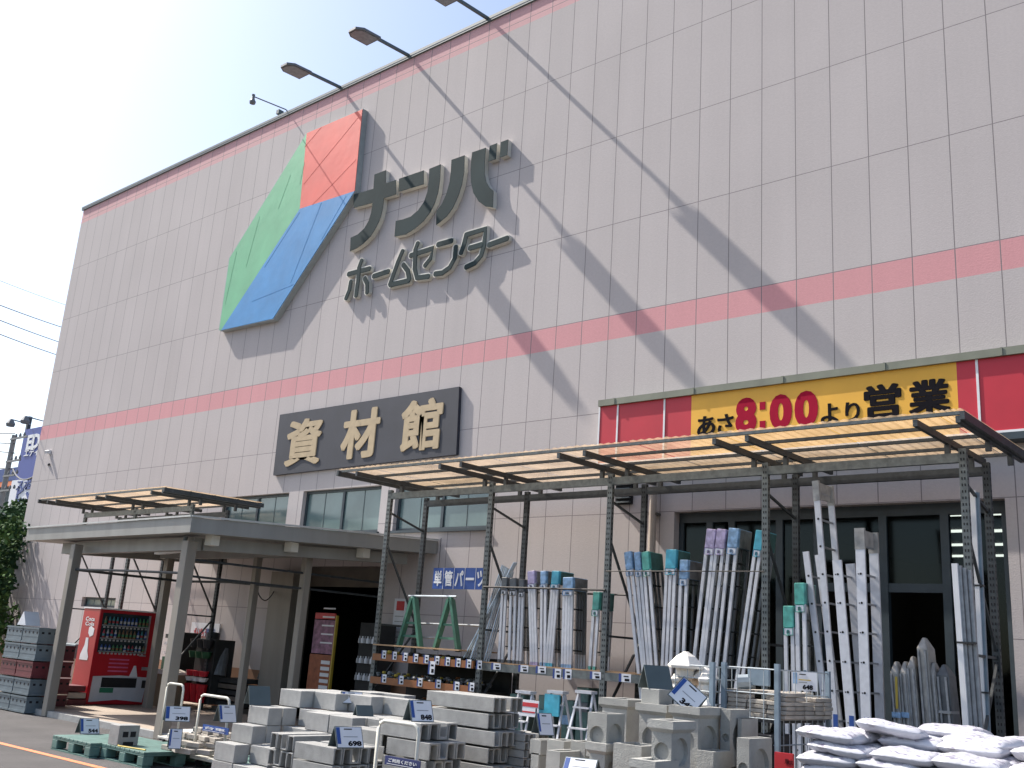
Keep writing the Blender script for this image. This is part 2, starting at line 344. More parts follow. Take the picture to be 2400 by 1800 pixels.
# ================================================================== BUILDING
bld = thing('store_building', 'huge pinkish grey panelled store with two pink stripes and dark roof edge', 'building')
XL, XR, ZT = -19.72, 18.0, 15.32
ent = (PY(703, 1400).x, PY(893, 1400).x, kz, 3.25)
w1 = (PY(523, 1180).x, PY(675, 1180).x, 4.15, 4.93); zt2 = PY(800, 1144).z; zb2 = PY(885, 1246).z
w2 = (PY(707, 1190).x, PY(890, 1190).x, zb2, zt2)
w3 = (PY(924, 1190).x, PY(1143, 1200).x, zb2, zt2)
w4 = (PY(193, 1400).x, PY(272, 1400).x, PY(230, 1423).z, PY(230, 1400).z)
shop = (PY(1578, 1300).x, 8.86, .02, PY(1750, 1193).z)
def wall_holes(mb, holes, x0, x1, z0, z1, y, dep):
    xs = sorted({x0, x1, *[h[0] for h in holes], *[h[1] for h in holes]}); zs = sorted({z0, z1, *[h[2] for h in holes], *[h[3] for h in holes]})
    for i in range(len(xs)-1):
        for j in range(len(zs)-1):
            cx, cz = (xs[i]+xs[i+1])/2, (zs[j]+zs[j+1])/2
            if any(h[0] < cx < h[1] and h[2] < cz < h[3] for h in holes): continue
            mb.add([(xs[i], y, zs[j]), (xs[i+1], y, zs[j]), (xs[i+1], y, zs[j+1]), (xs[i], y, zs[j+1])], [(0, 1, 2, 3)])
    for h in holes:
        a, b, c, d = h[:4]
        mb.add([(a, y, c), (a, y+dep, c), (a, y+dep, d), (a, y, d)], [(0, 1, 2, 3)])
        mb.add([(b, y, c), (b, y, d), (b, y+dep, d), (b, y+dep, c)], [(0, 1, 2, 3)])
        mb.add([(a, y, d), (a, y+dep, d), (b, y+dep, d), (b, y, d)], [(0, 1, 2, 3)])
        mb.add([(a, y, c), (b, y, c), (b, y+dep, c), (a, y+dep, c)], [(0, 1, 2, 3)])
mb = MB(); wall_holes(mb, [ent, w1, w2, w3, w4, shop], XL, XR, 0, ZT, 0, .28)
mb.add([(XL, 0, 0), (XL, 0, ZT), (XL, 40, ZT), (XL, 40, 0)], [(0, 1, 2, 3)])
mb.add([(XR, 0, 0), (XR, 40, 0), (XR, 40, ZT), (XR, 0, ZT)], [(0, 1, 2, 3)])
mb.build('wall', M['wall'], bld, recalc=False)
mb = MB(); mb.box(XL+.03, .03, ZT-.3, XR-.03, 39.9, ZT-.03); mb.build('roof', M['lampgrey'], bld)
mb = MB(); mb.box(XL-.05, -.05, ZT, XR, .12, ZT+.07); mb.box(XL-.05, -.045, ZT-.05, XR, -.003, ZT-.001); mb.build('coping', M['coping'], bld)
# brown rail on the plinth
zr = PY(600, 1609).z
mb = MB(); mb.box(-12, -.10, zr-.06, ent[0]-.9, -.002, zr); mb.build('plinth_rail', M['beige'], bld)
# upper windows
def window(r, mull, par=bld, pm='upglass'):
    x0, x1, z0, z1 = r; y = .10; fw = .06
    mb = MB(); mb.box(x0, y, z1-fw, x1, y+.08, z1); mb.box(x0, y, z0, x1, y+.08, z0+fw)
    for x in (x0, x1-fw): mb.box(x, y-.002, z0+fw, x+fw, y+.08, z1-fw)
    for k in mull: mb.box(x0+(x1-x0)*k-.035, y-.004, z0+fw, x0+(x1-x0)*k+.035, y+.08, z1-fw)
    f = mb.build('window', M['frame'], par)
    ks = [0]+list(mull)+[1]
    for i in range(len(ks)-1):
        a, b = x0+(x1-x0)*ks[i]+.03, x0+(x1-x0)*ks[i+1]-.03
        mb = MB(); mb.box(a, y+.03, z0+.03, b, y+.045, z1-.03); mb.mi = 1
        mb.box((a+b)/2-.008, y+.022, z0+fw, (a+b)/2+.008, y+.028, z1-fw)
        mb.build('pane', [M[pm], M['rim']], f)
    return f
for r in (w1, w2, w3): window(r, (.5,))
window(w4, (.5,))
mb = MB()
for r in (w2, w3): mb.box(r[0]-.05, -.06, r[2]-.05, r[1]+.05, .0, r[2]-.002)
mb.build('window_sill', M['frame'], bld)
# shopfront glazing
x0, x1, z0, z1 = shop
mb = MB(); mb.box(x0, .16, z1-.16, x1, .26, z1-.001); mb.box(x0, .16, .02, x1, .26, .12)
muls = [x0+.03, PY(1650, 1300).x, PY(1702, 1300).x, PY(1815, 1300).x, PY(1905, 1300).x, PY(2060, 1300).x, PY(2207, 1300).x, x1-.04]
for x in muls: mb.box(x-.055, .157, .12, x+.055, .26, z1-.16)
zz = PY(2130, 1365).z; mb.box(muls[4]+.055, .17, zz-.12, muls[6]-.055, .25, zz)
fr = mb.build('shopfront_frame', M['frame'], bld)
for i in range(len(muls)-1):
    lo = zz if 4 <= i <= 5 else .12
    mb = MB(); mb.box(muls[i]+.05, .20, lo, muls[i+1]-.05, .215, z1-.16); mb.build('pane', M['glass'], fr)
# inside of the shop
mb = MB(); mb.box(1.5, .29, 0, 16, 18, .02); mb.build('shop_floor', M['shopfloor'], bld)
mb = MB(); mb.box(1.5, 18, 0, 16, 18.1, 5.2); mb.box(1.4, .29, 0, 1.5, 18, 5.2); mb.box(16, .29, 0, 16.1, 18, 5.2); mb.box(1.5, .29, 5.2, 16, 18, 5.3); mb.build('shop_interior', M['shopdark'], bld)  # near-black walls and ceiling: the indoor shadow is put into their colour
for x0, x1, yy in ((2210, 2257, 1208), (2216, 2246, 1246), (2218, 2248, 1278), (2222, 2250, 1304), (2322, 2338, 1205), (2324, 2341, 1245), (2325, 2342, 1277), (2327, 2344, 1303), (1733, 1757, 1218)):
    p, q = PZ(x0, yy, 5.15), PZ(x1, yy, 5.15)
    mb = MB(); mb.box(p.x, p.y, 5.14, max(q.x, p.x+.4), p.y+.12, 5.19); mb.build('ceiling_light', M['strip'], bld)
# entrance room
x0, x1, z0, z1 = ent
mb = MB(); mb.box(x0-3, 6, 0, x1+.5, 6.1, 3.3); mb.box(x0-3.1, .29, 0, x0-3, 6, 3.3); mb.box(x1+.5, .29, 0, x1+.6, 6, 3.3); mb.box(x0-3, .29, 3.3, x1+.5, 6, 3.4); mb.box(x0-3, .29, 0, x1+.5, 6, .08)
mb.build('entrance_interior', M['shopdark'], bld)  # same near-black colour carries the shade of the entrance room
mb = MB(); mb.box(x0, .12, z1-.42, x1, .2, z1-.001); mb.box(x0, .12, z0, x0+.1, .2, z1-.42); mb.box(x1-.1, .12, z0, x1, .2, z1-.42); mb.build('door_frame', M['pdark'], bld)
# pilaster boxes beside the entrance
xa, xb = PY(640, 1560, -.0).x, PY(700, 1500, -.0).x
mb = MB(); mb.box(xa, -.34, kz, xb, -.002, 3.1); mb.build('pilaster', M['post'], bld)
# plinth drain pipe, louvre
px_ = PY(1527, 1300, -.12)
mb = MB(); mb.tube([(px_.x, -.12, .1), (px_.x, -.12, 4.85)], .062, 12); mb.mi = 1
for z in (1.2, 2.6, 4.05): mb.box(px_.x-.08, -.135, z, px_.x+.08, -.002, z+.04)
mb.build('downpipe', [M['beige'], M['pdark']], bld, smooth=False)
va, vb = PY(1447, 1138), PY(1481, 1182)
mb = MB(); mb.box(va.x, -.05, vb.z, vb.x+.02, -.002, va.z+.1); mb.mi = 1
for k in range(6):
    z = vb.z+.02+k*.075; mb.box(va.x+.02, -.10, z, vb.x, -.052, z+.022)
mb.build('louvre_vent', [M['hole'], M['galv']], bld)

# ---- wall mounted logo box
def faceprism(mb, px, y, s0=(500, 200, 2.765), dep=None, side=1):
    pts = [PY(s0[0]+a/s0[2], s0[1]+b/s0[2], y) for a, b in px]; mb.prism(pts, (0, dep if dep else -y-.003, 0), side)
S3 = (500, 200, 2.765)
lg = thing('logo_box', 'big slanted logo box in red, green and blue mounted on the wall', 'sign', (PY(780, 500).x, -.17, 10.5))
D = -.17
for nm, pts, k in (('red_face', [(605, 310), (965, 155), (915, 685), (560, 800)], 'logo_r'), ('green_face', [(605, 310), (560, 800), (50, 1587), (38, 1585), (105, 1120)], 'logo_g'), ('blue_face', [(560, 800), (915, 685), (385, 1512), (50, 1587)], 'logo_b')):
    mb = MB(); faceprism(mb, pts, D, S3, .012, 0); mb.build(nm, M[k], lg)
def seam(a, b):
    p, q = PY(500+a[0]/2.765, 200+a[1]/2.765, D-.002), PY(500+b[0]/2.765, 200+b[1]/2.765, D-.002); mb = MB(); mb.bar(p, q, .010, .002, (0, 1, 0)); return mb
for nm, key, segs in (('red_face', 'logo_r', (((940, 205), (585, 640)), ((925, 480), (640, 775)), ((700, 270), (590, 400)))), ('green_face', 'logo_g', (((500, 580), (420, 800)), ((300, 850), (210, 1180)), ((150, 1080), (75, 1420)), ((590, 500), (560, 640)))), ('blue_face', 'logo_b', (((700, 760), (500, 1280)), ((560, 820), (330, 1180)), ((520, 1290), (250, 1400)), ((860, 715), (700, 1000)))) ):
    for sg in segs: seam(*sg).build('seam', M['seam_'+key[-1]], [o for o in lg.children if o.name.startswith(nm)][0])
mb = MB(); faceprism(mb, [(605, 306), (970, 150), (920, 690), (390, 1518), (45, 1592), (33, 1587), (101, 1118)], D+.013, S3, -D-.016, 0); mb.build('casing', M['logo_side'], lg)

# ---- katakana letters
S4 = (780, 300, 3.95)
big = thing('letter_sign', 'large dark green shop name letters with cream sides on the wall', 'sign', (PY(1000, 460).x, -.13, 11.2))
NA = [[(195, 615), (375, 562), (385, 430), (490, 390), (488, 512), (583, 480), (583, 615), (470, 650), (462, 740), (440, 830), (400, 920), (350, 1000), (280, 1070), (215, 1115), (158, 1140), (165, 1015), (230, 985), (290, 930), (330, 860), (355, 780), (366, 692), (192, 740)]]
NN = [[(612, 470), (840, 392), (840, 520), (610, 590)], [(893, 378), (998, 335), (990, 480), (975, 590), (945, 690), (900, 780), (840, 860), (760, 930), (670, 985), (570, 1005), (582, 860), (650, 845), (720, 820), (790, 760), (845, 680), (875, 590), (888, 480)]]
BA = [[(1098, 295), (1218, 252), (1214, 400), (1195, 520), (1160, 630), (1110, 740), (1050, 820), (955, 898), (958, 770), (1010, 700), (1050, 610), (1080, 500), (1092, 400)],
      [(1290, 225), (1415, 182), (1405, 300), (1403, 420), (1420, 500), (1450, 550), (1485, 580), (1480, 735), (1410, 725), (1350, 680), (1300, 600), (1278, 500), (1275, 380), (1280, 300)],
      [(1452, 165), (1518, 140), (1508, 285), (1440, 310)], [(1555, 130), (1622, 105), (1612, 250), (1545, 275)]]
for L_ in (NA, NN, BA):
    mb = MB(); m2 = MB()
    for poly in L_:
        faceprism(mb, poly, -.142, S4, .012, 0)
        cx = sum(p[0] for p in poly)/len(poly); cy = sum(p[1] for p in poly)/len(poly)
        faceprism(m2, poly, -.130, S4, .126, 0)
    f = mb.build('letter', M['letter'], big); m2.build('letter_side', M['cream'], f)
sm = thing('letter_sign', 'smaller row of dark green rounded letters under the large shop name', 'sign', (PY(1000, 600).x, -.1, 9.6))
ST = [[[(140, 1352), (340, 1300)], [(265, 1222), (240, 1290), (232, 1400), (212, 1555)], [(165, 1418), (150, 1500), (118, 1580)], [(292, 1388), (315, 1440), (315, 1525)]],
      [[(372, 1372), (515, 1325)]],
      [[(645, 1135), (600, 1240), (525, 1450)], [(528, 1452), (705, 1410)], [(648, 1262), (690, 1320), (705, 1405)]],
      [[(715, 1180), (925, 1112), (900, 1210), (848, 1275)], [(785, 1062), (762, 1120), (755, 1300), (775, 1385), (885, 1372)]],
      [[(968, 1078), (1100, 1042)], [(1135, 1095), (1128, 1200), (1080, 1290), (1010, 1340), (942, 1350)]],
      [[(1235, 980), (1208, 1090), (1182, 1160)], [(1240, 985), (1412, 932), (1395, 1090), (1370, 1180), (1310, 1250), (1228, 1288)], [(1262, 1112), (1375, 1078)]],
      [[(1440, 1082), (1615, 1018)]]]
def stroke(mb, pts, hw, y, dep):
    P = [PY(S4[0]+a/S4[2], S4[1]+b/S4[2], y) for a, b in pts]
    Lft, Rgt = [], []
    for i, p in enumerate(P):
        d = (P[min(i+1, len(P)-1)]-P[max(i-1, 0)]).normalized(); n = Vector((-d.z, 0, d.x))
        Lft.append(p+n*hw); Rgt.append(p-n*hw)
    def cap(p, d): # rounded end
        n = Vector((-d.z, 0, d.x)); return [p+n*hw*math.cos(t)+d*hw*.7*math.sin(t) for t in (math.pi*.25, math.pi*.5, math.pi*.75)]
    d1 = (P[-1]-P[-2]).normalized(); d0 = (P[0]-P[1]).normalized()
    ring = Lft+cap(P[-1], d1)+Rgt[::-1]+cap(P[0], d0)
    mb.prism(ring, (0, dep, 0))
for L_ in ST:
    mb = MB(); m2 = MB()
    for i, s_ in enumerate(L_):
        stroke(mb, s_, .058, -.115-.003*i, .015); stroke(m2, s_, .082, -.098+.002*i, .094-.002*i)
    f = mb.build('letter', M['letter'], sm); m2.build('letter_side', M['cream'], f)

# ---- board sign
zs = thing('board_sign', 'dark slate signboard with three gold characters below the pink stripe', 'sign', (-4.2, -.08, 5.4))
mb = MB(); mb.prism([PY(656, 972, -.08), PY(1076, 906, -.08), PY(1069, 1065, -.08), PY(640, 1114, -.08)], (0, .077, 0)); mb.build('board', M['navy'], zs)
def glyph(ch, x0, x1, yt, yb, y, dep, bold, mb=None):
    """one character fitted between photo columns x0..x1 and rows yt..yb (rows at the middle)"""
    xm, ym = (x0+x1)/2, (yt+yb)/2
    a, b = PY(x0, ym, y), PY(x1, ym, y); t, q = PY(xm, yt, y), PY(xm, yb, y); W, H = b.x-a.x, t.z-q.z
    if ch in '8:0': return text(ch, (a.x, y, q.z), X_, Z_, N_, W, H, dep, bold, mb)
    mb = mb or MB(); e = bold*min(W, H)
    for k, (dx, dz) in enumerate(((0, 0), (1, 0), (-1, 0), (0, .6), (0, -.6), (.7, .5), (-.7, -.5), (-.7, .5), (.7, -.5))):
        text(ch, (a.x+e+dx*e, y, q.z+e+dz*e), X_, Z_, N_, W-2*e, H-2*e, dep+k*.0007, .004, mb)
    return mb
for ch, x0, x1, yt, yb in (('資', 672, 754, 980, 1092), ('材', 802, 890, 957, 1076), ('館', 940, 1037, 934, 1058)):
    mb = glyph(ch, x0, x1, yt, yb, -.082, .012, .042); mb.build('character', M['gold'], zs)

# ---- red and yellow fascia
fs_ = thing('fascia_sign', 'long red fascia with a yellow middle panel giving the opening hour', 'sign', (7, -.25, 5))
FY = -.25; fx0 = PY(1406, 990, FY).x; ztop = PY(1700, 917, FY).z; zbot = PY(2380, 1006, FY).z
yx0, yx1 = PY(1620, 980, FY).x, PY(2245, 930, FY).x
mb = MB(); mb.box(fx0, FY, zbot, yx0, -.002, ztop); mb.build('red_panel', M['red'], fs_)
mb = MB(); mb.box(yx1, FY, zbot, 16, -.002, ztop); mb.build('red_panel', M['red'], fs_)
mb = MB(); mb.box(yx0, FY, zbot, yx1, -.002, ztop); mb.build('yellow_panel', M['yellow'], fs_)
mb = MB(); mb.box(fx0-.02, FY-.05, ztop, 16, -.002, ztop+.11)
for k in range(9): mb.box(fx0+.3+k*1.55, FY-.06, ztop, fx0+.33+k*1.55, FY-.051, ztop+.112)
mb.build('top_trim', M['olive'], fs_)
mb = MB(); mb.box(fx0-.03, FY-.01, zbot-.03, fx0, -.002, ztop)
for px, py in ((1447, 1000), (1557, 985), (2292, 900)):
    x = PY(px, py, FY).x; mb.box(x-.016, FY-.012, zbot, x+.016, FY-.001, ztop)
mb.box(fx0, FY-.012, zbot-.035, 16, FY+.03, zbot-.001); mb.build('white_strip', M['white'], fs_)
mb = MB(); mb.box(fx0, FY-.03, zbot-.13, 16, -.002, zbot-.036); mb.build('soffit_trim', M['frame'], fs_)
s6 = lambda a, b: (1400+a/2.212, 780+b/2.212)
for ch, a, c, t, q, k, bo in (('あ', 518, 612, 430, 535, 'ink', .035), ('さ', 622, 706, 420, 527, 'ink', .035), ('8', 716, 826, 336, 524, 'magenta', .055), ('0', 893, 1010, 318, 502, 'magenta', .055), ('0', 1022, 1145, 300, 488, 'magenta', .055), ('よ', 1158, 1250, 365, 475, 'ink', .035), ('り', 1285, 1362, 357, 462, 'ink', .035), ('営', 1382, 1578, 262, 452, 'ink', .045), ('業', 1612, 1830, 238, 422, 'ink', .045)):
    (x0, yt), (x1, yb) = s6(a, t), s6(c, q)
    mb = glyph(ch, x0, x1, yt, yb, FY-.001, .004, bo); mb.build('character', M[k], fs_)
for t, q in ((360, 397), (458, 497)):
    (x0, yt), (x1, yb) = s6(842, t), s6(872, q); a_, b2 = PY(x0, yt, FY), PY(x1, yb, FY); mb = MB(); mb.box(a_.x, FY-.006, b2.z, b2.x, FY-.001, a_.z); mb.build('character_dot', M['magenta'], fs_)

# ---- lamps on the roof edge
def floodlight(xr, lab):
    t = thing('floodlight', lab, 'floodlight', (xr, 0, ZT), 'floodlights reaching out over the roof edge')
    mb = MB(); mb.bar((xr, .6, ZT+.1), (xr, -1.15, ZT-.06), .062, .062); mb.build('arm', M['coping'], t)
    mb = MB(); h = [(-.24, -1.12), (.24, -1.12), (.24, -1.62), (.12, -1.78), (-.12, -1.78), (-.24, -1.62)]
    mb.prism([(xr+a, b, ZT-.20+(b+1.1)*.09) for a, b in h], (0, 0, .055)); mb.build('housing', M['lampgrey'], t)
    mb = MB(); h = [(-.2, -1.17), (.2, -1.17), (.2, -1.6), (.1, -1.73), (-.1, -1.73), (-.2, -1.6)]
    mb.prism([(xr+a, b, ZT-.214+(b+1.1)*.09) for a, b in h], (0, 0, .012)); mb.build('lens', M['lamplens'], t)
    mb = MB(); mb.bar((xr, -1.05, ZT-.08), (xr, -1.2, ZT-.14), .12, .07); mb.build('bracket', M['galv'], t)
for px, py, lab in ((800, 206, 'left grey floodlight on its arm above the big logo box'), (960, 130, 'middle grey floodlight on its arm over the roof edge'), (1145, 48, 'right floodlight arm cut off by the top of the picture')):
    floodlight(PY(px, py).x, lab)
r0 = PY(672, 266); t = thing('gooseneck_lamp', 'small grey lamp on a thin arm above the roof edge', 'lamp', (r0.x, 0, ZT))
mb = MB(); mb.tube([(r0.x, .1, ZT+.1), (r0.x, -.05, ZT+.14), (r0.x, -1.08, ZT+.02)], .016, 6); mb.build('arm', M['lampgrey'], t)
mb = MB(); mb.lathe((r0.x, -1.08, ZT-.19), [(.075, 0), (.085, .06), (.05, .12), (.035, .2), (.045, .26)], 12); mb.build('lamp_head', M['lampgrey'], t)
mb = MB(); c = PY(654, 268); mb.box(c.x-.06, -.06, ZT+.13, c.x+.06, .1, ZT+.25); mb.build('roof_bracket', M['coping'], None, 'small dark bracket on the roof edge beside the thin lamp arm', 'bracket')
c = PY(118, 1060); t = thing('security_camera', 'small pale camera on the wall near the left building corner', 'camera', (c.x, 0, c.z))
mb = MB(); mb.box(c.x-.06, -.05, c.z-.06, c.x+.06, -.002, c.z+.06); mb.build('mount', M['white'], t)
mb = MB(); mb.bar((c.x-.02, -.05, c.z+.02), (c.x+.03, -.15, c.z-.03), .09, .09); mb.build('camera_body', M['white'], t)
print('section 1 done')

# ================================================================== ENTRANCE CANOPY
cn = thing('entrance_canopy', 'grey flat entrance canopy on square posts in front of the store doorway', 'canopy', (-5, -2.5, 0))
C1, C2, C3 = PZ(65, 1239, 3.55), PZ(450, 1212, 3.55), PY(1026, 1268, -.02)
C4 = Vector((C1.x-.3, -.02, C3.z))
dn = Vector((0, 0, -.25))
mb = MB(); mb.prism([C1, C2, C3, C4], dn); mb.build('roof_slab', M['canopy'], cn)
mb = MB(); e = Vector((0, 0, .006)); up = Vector((0, 0, .03))
for p, q in ((C1, C2), (C2, C3)):
    d = (q-p).normalized(); n = Vector((d.y, -d.x, 0))*.03
    mb.prism([p+e, q+e, q+e+n, p+e+n], up)
mb.build('roof_edge', M['canopy_top'], cn)
def lerp(a, b, t): return a+(b-a)*t
mb = MB(); i_ = Vector((0, .45, -.26))
mb.bar(lerp(C1, C2, .15)+i_-Vector((0, 0, .12)), lerp(C1, C2, .93)+i_-Vector((0, 0, .12)), .16, .22)
mb.bar(lerp(C4, C3, .17)+Vector((0, -2.0, -.42)), lerp(C4, C3, .80)+Vector((0, -2.0, -.42)), .16, .22)
for t in (.15, .93): mb.bar(lerp(C1, C2, t)+Vector((0, .54, -.38)), lerp(C4, C3, t)+Vector((0, -.3, -.38)), .14, .2)
mb.build('beam', M['canopy'], cn)
for k, t in enumerate((.12, .42, .72)):
    c = lerp(C2, C3, t); mb = MB(); mb.box(c.x-.42, c.y-.08, c.z-.42, c.x-.22, c.y+.08, c.z-.252); mb.build('bracket', M['cream'], cn)
posts = [(-6.85, -4.5, .17), (-2.9, -4.5, .19), (PY(372, 1480, -2.05).x, -2.05, .16), (PY(583, 1480, -2.05).x, -2.05, .13), (-2.8, -2.05, .15)]
for x, y, w_ in posts:
    mb = MB(); mb.box(x-w_/2, y-w_/2, .0, x+w_/2, y+w_/2, 3.2); mb.build('post', M['post'], cn, bevel=.008)
mb = MB(); mb.tube([(-3.03, -4.52, 3.28), (-3.03, -4.52, .1)], .04, 8); mb.build('drain_pipe', M['galv'], cn)
mb = MB()
for z in (2.62, 2.9):
    mb.tube([(-2.9, -4.4, z), (-2.8, -2.0, z), (-2.75, -.1, z)], .022, 6)
mb.tube([(-6.85, -4.4, 2.72), (-6.9, -2.05, 2.72), (-5.2, -2.05, 2.72), (-2.9, -2.05, 2.62)], .028, 6)
mb.tube([(-6.85, -4.48, 2.72), (-4.9, -4.48, 2.7), (-2.9, -4.48, 2.66)], .024, 6); mb.build('cross_rail', M['dgalv'], cn)
c = PY(400, 1290, -4.2); mb = MB(); mb.bar(c-Vector((.45, 0, .02)), c+Vector((.45, 0, .02)), .1, .1); mb.build('canopy_lamp', M['white'], cn)

# ================================================================== STORAGE RACKS WITH POLYCARBONATE ROOFS
def upright(mb, x, y, z1, wx=.085, wy=.065, holes=True):
    mb.mi = 0; mb.box(x-wx/2, y-wy/2, 0, x+wx/2, y+wy/2, z1)
    if holes:
        mb.mi = 1; z = .1; k = 0
        while z < z1-.05:
            for dx in (-.016, .016): mb.box(x+dx-.007, y-wy/2-.002, z, x+dx+.007, y-wy/2-.0005, z+.03)
            mb.box(x+wx/2+.0005, y-.009, z, x+wx/2+.002, y+.009, z+.03)
            z += .075
    mb.mi = 0
def rack(label, xs, yf, yr, zb, roof, key, bays, ztop=4.25):
    t = thing('storage_rack', label, 'rack', (xs[0], yf, 0), 'tall steel racks with plastic roofs')
    for x in xs:
        for y in (yf, yr):
            mb = MB(); upright(mb, x, y, ztop); mb.build('upright', [M['galv'] if y == yf else M['dgalv'], M['hole']], t)
        mb = MB()
        zz_ = [.6, 1.9, 2.25, 3.6, 3.95]
        mb.bar((x, yf, 3.45), (x, yr, 2.1), .03, .03); mb.bar((x, yf, .9), (x, yr, 2.0), .03, .03); mb.bar((x, yf, 3.98), (x, yr, 3.75), .03, .03)
        mb.bar((x, yf, 2.05), (x, yr, 2.05), .03, .03); mb.build('brace', M['dgalv'], t)
    for i in range(len(xs)-1):
        for y, k in ((yf, 'galv'), (yr, 'dgalv')):
            mb = MB(); mb.box(xs[i]+.045, y-.03, zb-.06, xs[i+1]-.045, y+.03, zb+.05); mb.build('beam', M[k], t)
    # roof
    (xa, xb, y0, z0, y1, z1) = roof
    for x in xs:
        for dx in (-.17, .28):
            if x+dx > xb-.05 or x+dx < xa: continue
            mb = MB(); mb.bar((x+dx, y0+.02, z0-.06), (x+dx, y1, z1-.06), .05, .075)
            for y in (yf, yr):
                zz = z0+(z1-z0)*(y-y0)/(y1-y0); mb.box(x+dx-.03, y-.025, zb+.05, x+dx+.03, y+.025, zz-.10)
            mb.build('rafter', M['dgalv'], t)
    for x in (xa, xb):
        mb = MB(); mb.bar((x, y0-.02, z0-.03), (x, y1, z1-.03), .05, .09); mb.build('rafter', M['dgalv'], t)
    n = 5
    for k in range(n):
        f = k/(n-1); y = y0+.05+(y1-y0-.1)*f; z = z0+(z1-z0)*f
        mb = MB(); mb.box(xa+.03, y-.02, z-.008, xb-.03, y+.02, z+.03); mb.build('purlin', M['dgalv'] if k else M['galv'], t)
    x = xa; sh = .655; k = 0
    while x < xb-.1:
        x2 = min(x+sh, xb); mb = MB(); zo = .036+(k % 2)*.006; ns = 10
        for j in range(ns):
            f0, f1 = j/ns, (j+1)/ns; a0, a1 = x+(x2-x)*f0+.004, x+(x2-x)*f1+.004
            h0, h1 = (.014 if j % 2 else 0), (0 if j % 2 else .014)
            mb.add([(a0, y0, z0+zo+h0), (a1, y0, z0+zo+h1), (a1, y1, z1+zo+h1), (a0, y1, z1+zo+h0)], [(0, 1, 2, 3)])
        mb.build('roof_sheet', M['poly'], t, recalc=False); x = x2+.004; k += 1
    return t
XS = [PY(912, 1200, -2).x, PY(1150, 1200, -2).x, PY(1430, 1200, -2).x, PY(1795, 1200, -2).x, PY(2264, 1200, -2).x]
zroof = PY(1400, 1046, -3.1).z-.012
rk = rack('long steel rack with plastic roof standing before the shopfront', XS, -2.0, -1.1, PY(1440, 1127, -2).z, (PY(794, 1100, -3.1).x, PY(2256, 966, -3.1).x, -3.1, zroof, -.55, PY(2380, 1068, -.55).z), 'r', None, PY(1800, 1085, -2).z)
XL_ = [-11.95, -9.57, -7.19]
p0, p1 = PZ(92, 1172, 4.58), PZ(380, 1143, 4.58)
rl = rack('left steel rack with plastic roof standing behind the entrance canopy', XL_, -1.9, -1.0, 4.32, (p0.x, p1.x, p0.y, 4.58, -.35, 4.62), 'l', None, 4.4)
# a bar high in the second bay and shelves
zw = PY(1150, 1376, -2).z
for y in (-2.0, -1.1):
    mb = MB(); mb.tube([(XS[1], y-.04, zw), (XS[2], y-.04, zw-.02)], .016, 6); mb.build('guard_bar', M['black'], rk)
zg = PY(1700, 1340, -2).z
mb = MB(); mb.tube([(XS[2], -2.05, zg), (XS[3], -2.05, zg)], .008, 6); mb.build('guard_bar', M['black'], rk)
zs2 = PY(1280, 1562, -2).z+.0
for i in (1, 2):
    mb = MB(); mb.box(XS[i]+.045, -2.03, zs2-.13, XS[i+1]-.045, -1.98, zs2-.02) if i == 1 else mb.box(XS[i]+.045, -2.03, zs2-.13, XS[i]+1.3, -1.98, zs2-.02)
    mb.build('shelf_beam', M['galv'], rk)
    mb = MB(); mb.box(XS[i]-.0, -2.02, zs2-.016, XS[i+1] if i == 1 else XS[i]+1.3, -1.05, zs2); mb.build('shelf_board', M['wood'], rk)
def price_tag(par, px, py, y, w_=.13, h_=.075, wide=False):
    c = PY(px, py, y)
    mb = MB(); mb.box(c.x-w_/2, y-.006, c.z-h_/2, c.x+w_/2, y-.002, c.z+h_/2); mb.mi = 1
    mb.box(c.x-w_/2, y-.009, c.z-h_/2, c.x-w_/2+w_*.2, y-.0065, c.z+h_/2); mb.mi = 2
    mb.box(c.x-w_*.1, y-.009, c.z+h_*.12, c.x+w_*.3, y-.0065, c.z+h_*.26)
    mb.box(c.x, y-.009, c.z-h_*.38, c.x+w_*.38, y-.0065, c.z-h_*.08)
    mb.build('price_tag', [M['card'], M['tagb'], M['ink']], par)
for px, py in ((1163, 1562), (1227, 1567), (1268, 1570), (1306, 1579), (1330, 1580), (1396, 1583)): price_tag(rk, px, py, -2.03, .19 if px not in (1306, 1330) else .15, .10 if px not in (1306, 1330) else .14)
price_tag(rk, 1465, 1589, -2.03, .2, .11)
# board of the first bay: plywood with orange fronted parts shelves
ps = thing('parts_shelf', 'low parts shelves with orange fronts and price tags in the first rack bay', 'shelf', (XS[0]+1.2, -2.1, 0))
zA, zB, zC = PY(1000, 1549, -2.06).z, PY(1000, 1600, -2.06).z, .55
for k, (z, px) in enumerate(((PY(1000, 1549, -2.06).z, 0), (PY(1000, 1606, -2.06).z, 0), (PY(960, 1655, -2.06).z, 0))):
    mb = MB(); mb.box(XS[0]+.05, -2.1, z-.055, XS[1]-.05, -2.06, z+.055); mb.build('shelf_front', M['shelfo'], ps)
    mb = MB(); mb.box(XS[0]+.05, -2.06, z-.05, XS[1]-.05, -1.2, z-.03); mb.build('shelf_board', M['shopdark'], ps)
mb = MB(); mb.box(XS[0]+.02, -1.22, .1, XS[1]-.02, -1.18, zA+.1); mb.build('shelf_back', M['shopdark'], ps)
z = PY(1000, 1519, -2.05).z
mb = MB(); mb.box(XS[0]+.05, -2.12, z-.01, XS[1]-.35, -1.2, z+.012); mb.build('top_board', M['wood'], ps)
for i in range(10): price_tag(ps, 900+i*24.8, 1534+i*2.7, -2.10, .11, .13)
for px, py in ((900, 1590), (940, 1594), (984, 1599), (1027, 1603), (1070, 1608), (1105, 1610)): price_tag(ps, px, py, -2.10, .12, .13)
